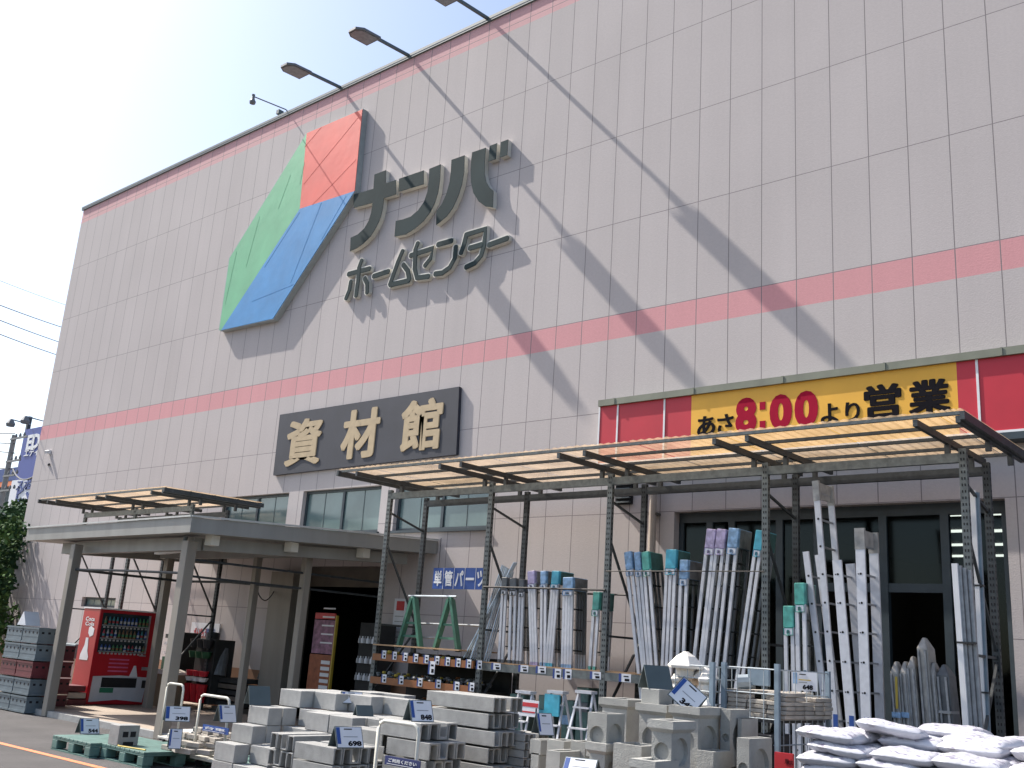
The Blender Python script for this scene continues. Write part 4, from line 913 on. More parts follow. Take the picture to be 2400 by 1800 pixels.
# poster stand and bottle rack in the doorway
a_, b2 = PY(738, 1452, -.45), PY(771, 1600, -.45)
T = thing('poster_stand', 'tall pink and orange poster panel beside the dark doorway', 'poster', (a_.x, -.45, kz))
zm = PY(755, 1532, -.45).z
mb = MB(); mb.box(a_.x, -.45, zm, b2.x, -.41, a_.z); mb.build('upper_poster', M['poster'], T)
mb = MB(); mb.box(a_.x-.03, -.45, kz, b2.x, -.41, zm-.02); mb.build('lower_poster', M['posterb'], T)
mb = MB(); mb.box(b2.x, -.46, kz, b2.x+.03, -.40, a_.z+.1); mb.build('frame', M['yel'], T)
for k in range(5): mb = MB(); mb.box(a_.x+.25, -.455, zm+.2+k*.17, b2.x-.04, -.4505, zm+.23+k*.17); mb.build('printed_line', M['card'], T)
for k in range(7): mb = MB(); mb.box(a_.x+.35, -.455, zm-.2-k*.12, b2.x-.04, -.4505, zm-.13-k*.12); mb.build('printed_line', M['card'], T)
mb = MB(); mb.box(a_.x, -.45, a_.z+.02, b2.x-.03, -.42, a_.z+.14); mb.build('red_header', M['redt'], T)
T = thing('goods_shelf', 'dark shelf of small white topped bottles inside the doorway', 'shelf', (-3.2, -.3, kz))
a, b = PY(838, 1540, -.6).x, PY(886, 1540, -.6).x
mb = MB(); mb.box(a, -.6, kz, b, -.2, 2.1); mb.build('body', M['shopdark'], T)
for z in (PY(860, 1503, -.6).z, PY(860, 1550, -.6).z, PY(860, 1590, -.6).z):
    for i in range(6):
        mb = MB(); x = a+.08+i*(b-a-.12)/6; mb.lathe((x, -.66, z-.04), [(.03, 0), (.03, .08), (.014, .10), (.014, .13)], 8); mb.build('bottle', M['card' if i % 2 else 'alud'], T)

# ================================================================== PRICE CARDS
def tent(label, px, py, y, rot, w_=.25, h_=.20, price=None, back=False, tilt=0.0, z=None, name='price_card'):
    c = PY(px, py, y); T = thing(name, label, 'price card', (c.x, y, c.z if z is None else z), 'folding price cards on the stock', R_(rot))
    t = .10; a = math.atan2(t, h_)
    mb = MB(); mb.add([(-w_/2, -t, 0), (w_/2, -t, 0), (w_/2, 0, h_), (-w_/2, 0, h_), (-w_/2, -t+.008, 0), (w_/2, -t+.008, 0), (w_/2, .008, h_-.01), (-w_/2, .008, h_-.01)],
                      [(0, 1, 2, 3), (5, 4, 7, 6), (0, 3, 7, 4), (1, 5, 6, 2), (3, 2, 6, 7), (0, 4, 5, 1)])
    mb.add([(-w_/2, t, 0), (w_/2, t, 0), (w_/2, .002, h_), (-w_/2, .002, h_), (-w_/2, t+.006, 0), (w_/2, t+.006, 0), (w_/2, .009, h_), (-w_/2, .009, h_)],
                      [(1, 0, 3, 2), (4, 5, 6, 7), (0, 4, 7, 3), (1, 2, 6, 5), (3, 7, 6, 2), (0, 1, 5, 4)])
    mb.build('board', M['tent'], T)
    un = Vector((0, -math.cos(a), math.sin(a))); uy = Vector((0, math.sin(a), math.cos(a))); o = Vector((0, -t, 0))+un*.002; L_ = math.hypot(t, h_)
    if price is not None:
        def pl(m_, nm, x0, y0, x1, y1, d):
            mb = MB(); p = [o+Vector((x, 0, 0))+uy*yy+un*d for x, yy in ((x0, y0), (x1, y0), (x1, y1), (x0, y1))]; mb.prism(p, un*.001); return mb.build(nm, m_, T)
        pl(M['card'], 'sheet', -w_/2+.008, .008, w_/2-.008, L_-.008, 0)
        pl(M['blue'], 'blue_band', -w_/2+.01, .04, -w_/2+w_*.17, L_-.012, .0015)
        pl(M['ink'], 'printed_line', -w_*.18, L_*.84, w_*.12, L_*.89, .0015); pl(M['alud'], 'printed_line', -w_*.22, L_*.5, w_*.3, L_*.53, .0015)
        if price:
            mb = text(price, o+Vector((-w_*.08, 0, 0))+uy*(L_*.09)+un*.0015, X_, uy, un, w_*.5, L_*.24, .0015, .05); mb.build('price', M['ink'], T)
    T.rotation_euler = (R_(tilt) if False else 0, R_(tilt), R_(rot)); return T

# ================================================================== CONCRETE BLOCK PILE
def cblock_proto():
    mb = MB(); mb.box(-.195, -.095, 0, .195, .095, .19); mb.mi = 1
    mb.box(.1955, -.05, .05, .1965, .05, .13) if False else None
    o = mb.build('concrete_block', [M['conc'], M['hole']], None, 'x', 'concrete block', bevel=.004, free=True); return o
cb = cblock_proto(); cbu = [False]
def block_pile(x0, y0, ztop, H, top, desc, grp, pitch=.195, zmin=.0, jit=.012, seed=1):
    rnd = random.Random(seed); nj, ni = len(H), len(H[0]); n = 0
    g = lambda j, i: H[j][i] if 0 <= j < nj and 0 <= i < ni else 0
    for j in range(nj):
        for i in range(ni):
            for k in range(H[j][i]):
                if not (g(j-1, i) <= k or g(j, i+1) <= k or k == H[j][i]-1): continue
                z = ztop-(top-k)*pitch
                if z+pitch < zmin: continue
                lab = 'grey concrete block, %s from left, %s row back, %s layer, %s' % (ORD[i], ORD[j], ORD[k], desc)
                loc = (x0+(i+.5)*.40+rnd.uniform(-jit, jit), y0+(j+.5)*.205+rnd.uniform(-jit, jit)*.6, max(z, .0))
                rz = rnd.uniform(-.02, .02)
                if not cbu[0]: cb.location = loc; cb.rotation_euler.z = rz; cb['label'] = lab; cb['group'] = grp; cbu[0] = True
                else: dup(cb, loc, rz, lab, grp)
zt1 = PY(627, 1609, -6.18).z
H1 = [[3, 2, 0, 0, 0], [4, 3, 0, 0, 0], [5, 3, 0, 0, 0], [5, 4, 5, 5, 0], [6, 5, 5, 5, 5], [6, 6, 5, 5, 5], [6, 6, 6, 5, 5], [6, 6, 6, 6, 5]]
block_pile(PY(500, 1750, -7.0).x, -7.0, zt1, H1, 6, 'stepped pile', 'concrete blocks piled in steps')
zt2_ = PY(860, 1622, -5.3).z
mb = MB(); xq = PY(786, 1640, -5.5).x; mb.box(xq+.02, -5.48, 0, xq+1.0, -4.9, .2); mb.build('display_stand', M['wood'], None, 'timber stand under the rear pile of concrete blocks', 'stand')
block_pile(PY(786, 1640, -5.5).x, -5.5, zt2_, [[5, 4, 3, 0], [6, 5, 4, 0], [6, 6, 4, 0]], 6, 'rear pile near doorway', 'concrete blocks behind the stepped pile', zmin=.2, seed=4)

# ================================================================== U SHAPED GUTTERS
def gutter_proto(L_, w_, h_, key='conc2'):
    mb = MB(); a = w_/2; t = w_*.145
    prof = [(-a, 0), (a, 0), (a, h_), (a-t*.8, h_), (a-t*1.15, t*1.5), (a-t*1.7, t*.95), (-a+t*1.7, t*.95), (-a+t*1.15, t*1.5), (-a+t*.8, h_), (-a, h_)]
    mb.prism([(0, p[0], p[1]) for p in prof], (L_, 0, 0)); return mb.build('concrete_gutter', M[key], None, 'x', 'concrete gutter', bevel=.004, free=True)
def gutter_stack(px, py, y, L_, w_, h_, nacross, layers, desc, grp, rot=0, flip=True, gap=.012, shift=None, skip_top=0, zmin=.15, seed=1):
    zl = 0; rnd = random.Random(seed); p = PY(px, py, y); g0 = gutter_proto(L_, w_, h_); f = True
    for k in range(layers):
        z = p.z-h_*(k+1)-gap*k
        if z+h_ < zmin: break
        for j in range(nacross):
            if k == 0 and j < skip_top: continue
            inv = flip and ((j+k) % 3 != 2)
            dx = (shift[k] if shift and k < len(shift) else 0)+rnd.uniform(-.012, .012)
            if rot == 0: loc = Vector((p.x+dx, y+w_*(j+.5)+.004*j, z)); rz = 0
            else: loc = Vector((p.x+w_*(j+.5)+.004*j, y+dx, z)); rz = math.pi/2
            lab = 'gutter, %s layer down, %s from the front, %s' % (ORD[k], ORD[j], desc)
            if rot: lab = lab.replace('from the front', 'from the left')
            o = g0 if f else dup(g0, loc, rz, lab, grp); o.location = loc; o['label'] = lab; o['group'] = grp
            o.rotation_euler = (math.pi if inv else 0, 0, rz)
            if inv: o.location = loc+Vector((0, 0, h_))
            f = False; zl = z
    if zl > .06:
        mb = MB(); W2 = w_*nacross
        if rot == 0: mb.box(p.x+.02, y+.02, 0, p.x+L_-.02, y+W2-.01, zl-.004)
        else: mb.box(p.x+.01, y+.02, 0, p.x+W2-.01, y+L_-.02, zl-.004)
        mb.build('display_stand', M['wood'], None, 'timber stand under the '+desc, 'stand')
gutter_stack(634, 1716, -7.15, .62, .10, .15, 4, 7, 'stack beside the stepped blocks', 'small gutters stacked end on', rot=1, seed=2, zmin=.05)
gutter_stack(693, 1738, -7.35, .60, .106, .15, 6, 6, 'lowest foremost stack with a card', 'gutters of the foremost stack', seed=3, zmin=.1)
gutter_stack(806, 1702, -6.68, .60, .12, .15, 4, 5, 'stack just behind the foremost one', 'gutters in the middle stack', seed=9, zmin=.2)
gutter_stack(888, 1682, -6.75, .60, .125, .155, 4, 6, 'middle stack before the long gutters', 'gutters of the middle stack with a card', shift=[0, .14, .1, 0, .05], seed=5, zmin=.2, gap=.014)
gutter_stack(1000, 1618, -5.85, .98, .095, .145, 5, 8, 'tall stack below the orange shelves', 'long gutters in the tall stack', shift=[0, -.06, .05, -.03, .04, .02], gap=.022, seed=6, zmin=.2)
gutter_stack(1172, 1713, -5.5, .35, .075, .075, 5, 9, 'small dark stack beside the tall one', 'smallest gutters', seed=7, zmin=.3, gap=.006)

# cards on piles
tent('folded price card reading 698 on the front gutter stack', 812, 1741, -7.15, 76, .29, .19, '698', z=PY(693, 1738, -7.35).z)
tent('folded price card reading 848 on the gutter stack', 981, 1686, -6.55, 72, .25, .20, '848', z=PY(888, 1682, -6.75).z)
tent('dark back of a folded card on the lower block step', 600, 1672, -6.45, 74, .26, .21, None, z=zt1-.195)
tent('dark back of a folded card low among the rear blocks', 850, 1692, -6.0, 72, .2, .18, None)
tent('white price card leaning on top of the rear blocks', 822, 1648, -5.7, 66, .26, .13, '')
tent('price card reading 544 standing on the left green pallet', 203, 1727, -6.2, 84, .28, .21, '544', z=.192)
tent('tilted price card standing on the pale bricks', 413, 1690, -5.7, 66, .34, .20, '398')
tent('narrow white price card leaning on the front bricks', 407, 1756, -6.3, 62, .16, .24, '', z=.255)
tent('price card behind the white tube handle beside the blocks', 527, 1692, -6.4, 80, .22, .2, '')
tent('small price card beside the dark gutter stack', 1188, 1712, -5.3, 55, .14, .20, '')
tent('price card in front of the teal wrapped stepladder', 1272, 1722, -5.2, 64, .18, .22, '')

# ================================================================== CATCH BASINS
def basin(label, pl, pr, pt, y, dep, h, rim=True, hole=True, z=None, base=True, grp='concrete catch basins'):
    a, b = PY(pl, pt, y), PY(pr, pt, y); x0, x1 = a.x, b.x; zt = z if z is not None else (a.z+b.z)/2; z0 = zt-h
    T = thing('catch_basin', label, 'concrete box', ((x0+x1)/2, y+dep/2, z0), grp)
    rv = .028 if rim else 0; t = .035; X0, X1, Y0, Y1 = x0+rv, x1-rv, y+rv, y+dep-rv
    mb = MB(); zr = zt-(.06 if rim else 0)
    for k, (A, U, n_, Wd) in enumerate((((X0, Y0), (1, 0), (0, -1), X1-X0), ((X1, Y0), (0, 1), (1, 0), Y1-Y0))):
        A = Vector((*A, z0)); U = Vector((*U, 0)); n_ = Vector((*n_, 0)); H_ = zr-z0
        if hole:
            cx, cz = Wd/2, H_*.5; r = min(Wd, H_)*.37; N = 24
            ring = [A+U*(cx+r*math.cos(q))+Vector((0, 0, cz+r*math.sin(q))) for q in [2*math.pi*i/N for i in range(N)]]
            sq = []
            for i in range(N):
                q = 2*math.pi*i/N; cq, sq_ = math.cos(q), math.sin(q); m1 = min((Wd-cx if cq > 0 else cx)/max(abs(cq), 1e-6), (H_-cz if sq_ > 0 else cz)/max(abs(sq_), 1e-6))
                sq.append(A+U*(cx+m1*cq)+Vector((0, 0, cz+m1*sq_)))
            corners = [A, A+U*Wd, A+U*Wd+Vector((0, 0, H_)), A+Vector((0, 0, H_))]
            for i in range(N):
                j = (i+1) % N; f = [ring[i], sq[i]]
                for c_ in corners:
                    qa, qb = 2*math.pi*i/N, 2*math.pi*(i+1)/N; ca = math.atan2((c_-A).z-cz, (c_-A).dot(U)-cx) % (2*math.pi)
                    if qa < ca < qb: f.append(c_)
                f += [sq[j], ring[j]]; mb.add(f, [tuple(range(len(f)))])
            r2 = [v-n_*.03 for v in ring]; c0 = sum(r2, Vector())/N; r3 = [c0+(v-c0)*.93 for v in r2]
            for i in range(N): j = (i+1) % N; mb.add([ring[i], ring[j], r3[j], r3[i]], [(0, 1, 2, 3)])
            mb.add(r3, [tuple(range(N))])
        else: mb.add([A, A+U*Wd, A+U*Wd+Vector((0, 0, H_)), A+Vector((0, 0, H_))], [(0, 1, 2, 3)])
    mb.add([(X0, Y0, z0), (X0, Y1, z0), (X0, Y1, zr), (X0, Y0, zr)], [(0, 1, 2, 3)]); mb.add([(X0, Y1, z0), (X1, Y1, z0), (X1, Y1, zr), (X0, Y1, zr)], [(0, 1, 2, 3)])
    # inner well and top rim
    i0, i1, j0, j1 = x0+rv+t, x1-rv-t, y+rv+t, y+dep-rv-t; zb = z0+.05
    ou = [(x0, y), (x1, y), (x1, y+dep), (x0, y+dep)]; inn = [(i0, j0), (i1, j0), (i1, j1), (i0, j1)]
    for k in range(4):
        l = (k+1) % 4; mb.add([(*ou[k], zt), (*ou[l], zt), (*inn[l], zt), (*inn[k], zt)], [(0, 1, 2, 3)]); mb.add([(*inn[k], zt), (*inn[l], zt), (*inn[l], zb), (*inn[k], zb)], [(0, 1, 2, 3)])
    mb.add([(*p, zb) for p in inn], [(0, 1, 2, 3)])
    mb.build('body', M['basin'], T, recalc=False)
    if rim:
        mb = MB(); bo = [(X0, Y0), (X1, Y0), (X1, Y1), (X0, Y1)]; zq = zr-.03
        for k in range(4):
            l = (k+1) % 4; mb.add([(*ou[k], zt-.0005), (*ou[l], zt-.0005), (*ou[l], zr), (*ou[k], zr)], [(0, 1, 2, 3)]); mb.add([(*ou[k], zr), (*ou[l], zr), (bo[l][0]+(.001 if bo[l][0] > (x0+x1)/2 else -.001), bo[l][1]+(.001 if bo[l][1] > y+dep/2 else -.001), zq), (bo[k][0]+(.001 if bo[k][0] > (x0+x1)/2 else -.001), bo[k][1]+(.001 if bo[k][1] > y+dep/2 else -.001), zq)], [(0, 1, 2, 3)])
        mb.build('rim', M['basin'], T, recalc=False)
    if z0 > .02 and base:
        mb = MB(); mb.box(X0+.012, Y0+.012, 0, X1-.012, Y1-.012, z0-.003); mb.build('base', M['basin'], T, bevel=.006)
    return T, x0, x1, zt, z0
Bs = [('wide rimmed basin at the back left below the rack beam', 1403, 1472, 1637, -6.0, .42, .46, True, False),
      ('wide rimmed basin carrying the pale box and dark card', 1489, 1563, 1650, -6.2, .40, .50, True, True),
      ('wide rimmed basin in front of the tilted navy card', 1567, 1640, 1655, -6.35, .42, .50, True, True),
      ('plain sided basin right of the rimmed row', 1690, 1712, 1662, -6.0, .34, .46, False, True),
      ('small plain basin beside the black crate', 1729, 1738, 1684, -5.9, .30, .40, False, False),
      ('round marked plain basin alone beside the cage post', 1727, 1756, 1730, -6.3, .40, .45, False, True),
      ('plain basin with a round recess on the left', 1378, 1423, 1671, -6.7, .27, .355, False, True),
      ('rimmed basin below the round marked plain one', 1372, 1421, 1741, -6.75, .30, .40, True, True),
      ('rimmed basin with a bright round recess in the middle', 1517, 1578, 1688, -7.0, .34, .40, True, True),
      ('open rimmed basin at the bottom edge below the middle one', 1475, 1536, 1781, -7.2, .34, .35, True, False),
      ('plain open box between the two round marked basins', 1438, 1504, 1745, -6.75, .30, .40, False, False),
      ('plain box standing at the lower left of the basins', 1281, 1313, 1760, -6.6, .44, .42, False, False),
      ('plain box behind the lower left one', 1283, 1322, 1735, -6.1, .26, .30, False, False),
      ('small plain box beside the round marked basin', 1338, 1372, 1738, -6.3, .26, .30, False, False),
      ('lower rimless box under the wide rimmed row', 1633, 1672, 1760, -6.35, .30, .45, False, False),
      ('upper flat box left of the basins', 1243, 1268, 1733, -5.8, .3, .14, False, False),
      ('lower flat box left of the basins', 1245, 1263, 1765, -5.8, .25, .14, False, False)]
for b_ in Bs: basin(*b_, base='with a round recess on the left' not in b_[0])
q = PY(1503, 1612, -6.15); mb = MB(); q2 = PY(1546, 1612, -6.15); zt_ = PY(1530, 1650, -6.2).z
mb.box(q.x, -6.15, zt_-.02, q2.x, -5.93, q.z); mb.build('concrete_box', M['basin'], None, 'pale solid box under the dark folded card on the rimmed basin', 'concrete box', bevel=.005)
tent('dark blue grey folded card on the pale box', 1537, 1612, -6.0, 60, .25, .20, None, z=q.z)
T = tent('tilted price card propped on its corner above the basins', 1596, 1652, -6.2, 22, .26, .20, '348', tilt=38)
tent('price card cut off at the bottom edge below the boxes', 1362, 1818, -7.3, 18, .27, .13, '')

# ================================================================== LANTERN CAPS AND WIRE CAGES
def lantern(label, px, py, y, s, kind=0):
    c = PY(px, py, y); T = thing('stone_lantern_part', label, 'lantern part', (c.x, y, c.z), 'white garden lantern parts')
    mb = MB()
    if kind == 0: mb.lathe((c.x, y, c.z), [(.20*s, 0), (.21*s, .03*s), (.165*s, .075*s), (.11*s, .13*s), (.05*s, .165*s), (.03*s, .18*s)], 6, .2)
    else: mb.lathe((c.x, y, c.z), [(.10*s, 0), (.15*s, .03*s), (.16*s, .08*s), (.11*s, .12*s), (.09*s, .17*s)], 6, .1)
    mb.build('cap', M['lantern'], T, bevel=.004); mb = MB()
    mb.lathe((c.x, y, c.z-.11*s), [(.08*s, 0), (.10*s, .02*s), (.10*s, .09*s), (.12*s, .108*s)], 8); mb.build('neck', M['lantern'], T)
for a in (('large six sided white lantern roof on top of the cage pile', 1607, 1567, -4.9, .92), ('round white lantern piece at the left of the cage pile', 1588, 1600, -4.95, .5, 1), ('white lantern roof right of the large one', 1652, 1592, -4.8, .68), ('second white lantern roof below the right one', 1656, 1603, -4.95, .6, 1), ('low white lantern piece against the cage post', 1656, 1630, -4.9, .66, 1), ('white lantern tip just above the rimmed basins', 1651, 1656, -5.0, .6, 0), ('grey shaded lantern body under the large roof', 1618, 1607, -4.75, .7, 1)): lantern(*a)
def cage(label, xl, xr, y0, y1, z0, z1, posts, dark=False):
    T = thing('wire_cage', label, 'wire cage', ((xl+xr)/2, y0, 0), 'wire cages holding the stock')
    for x, y, h in posts:
        mb = MB(); mb.box(x-.022, y-.022, 0, x+.022, y+.022, h); mb.build('post', M['steelb'], T)
    def panel(p, q):
        mb = MB(); n = max(2, int((q-p).length/.12)); m_ = 5; r = .005
        for i in range(n+1): c = lerp(p, q, i/n); mb.tube([c+Vector((0, 0, z0)), c+Vector((0, 0, z1))], r, 4)
        for j in range(m_+1): z = Vector((0, 0, z0+(z1-z0)*j/m_)); mb.tube([p+z, q+z], r*1.3, 4)
        mb.build('mesh_panel', M['wire'], T)
    panel(Vector((xl, y0, 0)), Vector((xr, y0, 0))); panel(Vector((xr, y0, 0)), Vector((xr, y1, 0))); return T
cx0, cx1 = PY(1697, 1600, -4.9).x, PY(1822, 1600, -4.9).x; czt = PY(1760, 1566, -4.9).z
cage('blue grey wire cage of flat pavers with a tall corner post', cx0, cx1, -4.9, -3.75, .62, czt, [(cx0, -4.9, PY(1697, 1552, -4.9).z), (cx1, -4.9, PY(1822, 1556, -4.9).z), (cx1, -3.75, czt+.02)])
c0, c1 = PY(1585, 1600, -5.0).x, PY(1672, 1600, -5.0).x
mb = MB(); mb.box(c0+.02, -4.99, 0, c1-.03, -4.55, 1.28); mb.build('display_stand', M['wood'], None, 'timber stand under the white lantern parts in the cage', 'stand')
cage('wire cage around the white lantern parts', c0, c1, -5.02, -4.5, 1.15, PY(1630, 1560, -5.0).z, [(c1, -5.02, PY(1672, 1552, -5.0).z)])
for nm, z in (('cage_shelf', PY(1760, 1680, -4.9).z), ('cage_shelf', .6)):
    mb = MB(); mb.box(cx0, -4.88, z-.04, cx1-.03, -3.77, z); mb.build(nm, M['black'], bpy.data.objects['wire_cage'])
zp = PY(1760, 1680, -4.9).z; ptop = PY(1760, 1612, -4.9).z
mb = MB(); mb.box(-.098, -.098, 0, .098, .098, .036); pv = mb.build('flat_paver', M['brick'], None, 'x', 'paver', bevel=.004, free=True); fst = True; rnd = random.Random(8)
nl = int((ptop-zp)/.0405)
for i in range(3):
    for j in range(5):
        for k in range(nl):
            if not (j == 0 or i == 2 or k == nl-1): continue
            if k > nl-3 and (i+j) % 3 == 1: continue
            if i == 2 and j > 2 and k == nl-1: continue
            loc = (cx0+.12+i*.205+rnd.uniform(-.008, .008), -4.77+j*.215+rnd.uniform(-.01, .01), zp+.002+k*.0405)
            lab = 'flat pale paver, %s column, %s row back, %s layer up in the wire cage' % (ORD[i], ORD[j], ORD[k])
            if fst: pv.location = loc; pv['label'] = lab; pv['group'] = 'flat pavers stacked in the cage'; fst = False
            else: dup(pv, loc, rnd.uniform(-.05, .05), lab, 'flat pavers stacked in the cage')
a_, b2 = PY(1752, 1568, -4.7), PY(1802, 1612, -4.7)
mb = MB(); mb.box(a_.x, -4.7, ptop+.02, b2.x, -4.66, a_.z+.02); mb.build('blank_board', M['steelb'], None, 'blank grey green board standing on the pavers in the cage', 'board', bevel=.006)
c = PY(1738, 1590, -4.7); mb = MB(); mb.tube([(c.x-.05, -4.7, c.z-.04), (c.x+.1, -4.62, c.z-.02)], .075, 10); mb.build('wire_coil', M['wire'], None, 'silvery bundle of wire left of the blank board in the cage', 'wire')
a_, b2 = PY(1760, 1702, -4.95), PY(1814, 1738, -4.95); mb = MB(); mb.box(a_.x, -4.93, b2.z-.3, b2.x-.03, -4.5, a_.z-.06); mb.build('black_crate', M['black'], None, 'black plastic crate under the pavers behind the corner post', 'crate', bevel=.01)
a_, b2 = PY(1862, 1578, -4.4), PY(1911, 1621, -4.4); cxp, czp = (a_.x+b2.x)/2, b2.z
T = thing('price_card', 'white price card reading 648 hanging on the wire cage', 'price card', (cxp, -4.4, czp), None, R_(8))
w_, h_ = .235, .175
for nm, key, x0, z0, x1, z1, d in (('sheet', 'card', -w_/2, 0, w_/2, h_, 0), ('blue_band', 'bluec', -w_/2+.006, h_*.35, -w_/2+w_*.18, h_-.01, .004), ('printed_line', 'ink', -w_*.22, h_*.84, w_*.05, h_*.89, .004), ('printed_line', 'yel', -w_*.25, h_*.55, w_*.25, h_*.6, .004), ('printed_line', 'alud', -w_*.25, h_*.42, w_*.1, h_*.46, .004)):
    mb = MB(); mb.box(x0, -.003-d, z0, x1, 0-d, z1); mb.build(nm, M[key], T)
mb = text('648', (-.02, -.004, .012), X_, Z_, N_, .10, .045, .003, .05); mb.build('price', M['ink'], T)
mb = MB(); mb.box(-.01, 0, h_-.02, .01, .02, h_+.02); mb.build('clip', M['steelb'], T)
a_, b2 = PY(1815, 1762, -5.15), PY(1858, 1800, -5.15)
T = thing('red_board', 'red board with dark lettering low between cage and sandbags', 'sign', (a_.x, -5.15, b2.z)); mb = MB(); mb.box(a_.x, -5.15, b2.z-.2, b2.x, -5.12, a_.z); mb.build('board', M['redt'], T)
mb = text('用土', (a_.x+.1, -5.152, a_.z-.09), X_, Z_, N_, .08, .045, .003, .0); mb.build('lettering', M['ink'], T)

# ================================================================== SANDBAGS
def bag_mesh(seed, w_=.50, d_=.38, h_=.098):
    rnd = random.Random(seed); nu, nv = 22, 16; vs = []; idx = {}
    def P(u, v, s):
        a, b = 2*u-1, 2*v-1
        fx = 1-abs(a)**5; fy = 1-abs(b)**3.2; z = h_/2*(max(fx, 0)**.45)*(max(fy, 0)**.5)
        cx = a*(w_/2)*(1-.05*b*b); cy = b*(d_/2)*(1-.10*abs(a)**3)
        nz = noise.noise(Vector((a*1.6+seed*7, b*1.6, s*3)))*.012+noise.noise(Vector((a*5+seed*3, b*7, s*5)))*.007*(1+2.2*abs(a)**3)+noise.noise(Vector((a*9+seed, b*2.5, s*2+seed)))*.004
        return Vector((cx, cy, h_/2+s*(z+nz*fx)+noise.noise(Vector((a*1.2, b*1.1, seed*2.3)))*.014))
    mb = MB(); V = []
    for s in (1, -1):
        base = len(V)
        for i in range(nu+1):
            for j in range(nv+1): V.append(P(i/nu, j/nv, s)+Vector((0, 0, .004 if s > 0 else 0)))
    n1 = (nu+1)*(nv+1); F = []
    for i in range(nu):
        for j in range(nv):
            a = i*(nv+1)+j; F.append((a, a+nv+1, a+nv+2, a+1)); F.append((n1+a, n1+a+1, n1+a+nv+2, n1+a+nv+1))
    for i in range(nu):
        a = i*(nv+1); F.append((a, n1+a, n1+a+nv+1, a+nv+1)); a = i*(nv+1)+nv; F.append((a, a+nv+1, n1+a+nv+1, n1+a))
    for j in range(nv):
        a = j; F.append((a, a+1, n1+a+1, n1+a)); a = nu*(nv+1)+j; F.append((a, n1+a, n1+a+1, a+1))
    mb.add(V, F)
    # sewn end flap
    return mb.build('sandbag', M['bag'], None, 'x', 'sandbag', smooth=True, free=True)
bags = [bag_mesh(k) for k in range(4)]; bu = set(); rnd = random.Random(21)
bx0 = PY(1862, 1712, -6.0).x; GRP = 'white woven sandbags stacked on the right'
def put_bag(x, y, z, rz, lab, tilt=0, sc=1.0, tl2=0):
    k = rnd.randrange(4); b = bags[k]
    o = b if k not in bu else dup(b, (0, 0, 0), 0)
    bu.add(k); o.location = (x, y, z); o.rotation_euler = (tilt, tl2, rz); o['label'] = lab; o['group'] = GRP; o.scale = (sc, sc, 1)
z5 = PY(1900, 1708, -6.0).z-.098
for k in range(7):
    z = z5-.088*k; off = (.0, .12, -.01, .10, 0, .11, 0)[k]
    for j in range(3):
        for i in range(7):
            if k == 0 and j == 0 and i > 0: continue
            if j > 0 and k > 1 : continue
            if z+.1 < .72: continue
            x = bx0+.25+i*.50+off+rnd.uniform(-.02, .02)-(.05 if k % 2 else 0); y = -5.82+j*.36+rnd.uniform(-.015, .015)
            lab = 'white sandbag, %s layer from the top, %s from the left, %s row back' % (ORD[k+1], ORD[i], ORD[j])
            put_bag(x, y, z+rnd.uniform(-.006, .006), rnd.uniform(-.05, .05), lab, rnd.uniform(-.05, .05), 1, rnd.uniform(-.05, .05))
for i, (x, y, dz, rz, tl) in enumerate(((.62, -5.55, .09, .15, -.10), (1.25, -5.35, .06, -.2, .06), (1.85, -5.6, .04, .1, -.05), (2.4, -5.4, .05, -.1, .05), (.95, -5.05, .10, 0, 0), (2.9, -5.6, .0, .2, .1), (1.55, -5.0, .05, .1, .0))):
    put_bag(bx0+x, y, z5+dz-.01, rz, 'white printed sandbag lying on the very top of the heap, %s from the left' % ORD[[0, 2, 4, 5, 1, 6, 3][i]], tl, 1.05, rnd.uniform(-.08, .08))
mb = MB(); mb.box(bx0, -6.0, .0, bx0+3.4, -4.8, max(.12, z5-.088*6+.02)); mb.build('timber_platform', M['wood'], None, 'low timber platform under the sandbag heap', 'platform')

# ================================================================== PALLETS, BRICKS, CARTS (front left)
def pallet(label, x0, y0, s=1.08, h=.19):
    T = thing('plastic_pallet', label, 'pallet', (x0+s/2, y0+s/2, 0), 'green plastic pallets')
    mb = MB(); n = 9
    for i in range(n): a = x0+i*s/n; mb.box(a+.006, y0, h-.028, a+s/n-.006, y0+s, h)
    mb.build('deck', M['pallet'], T, bevel=.003)
    mb = MB(); mb.box(x0+.002, y0+.002, h-.05, x0+s-.002, y0+s-.002, h-.029); mb.box(x0, y0, 0, x0+s, y0+.12, .018); mb.box(x0, y0+s/2-.06, 0, x0+s, y0+s/2+.06, .018); mb.box(x0, y0+s-.12, 0, x0+s, y0+s, .018); mb.build('frame', M['pallet'], T)
    for i in (0, .44, .86):
        for j in (0, .44, .86):
            mb = MB(); mb.box(x0+i*s+.001, y0+j*s+.001, .019, x0+i*s+.14*s, y0+j*s+.14*s, h-.051); mb.build('block', M['pallet'], T, bevel=.01)
pallet('left green plastic pallet with the 544 card on it', -2.02, -6.75); pallet('right green plastic pallet with the yellow strap across it', -.93, -6.6)
pallet('third green pallet half hidden behind the concrete blocks', .75, -5.9)
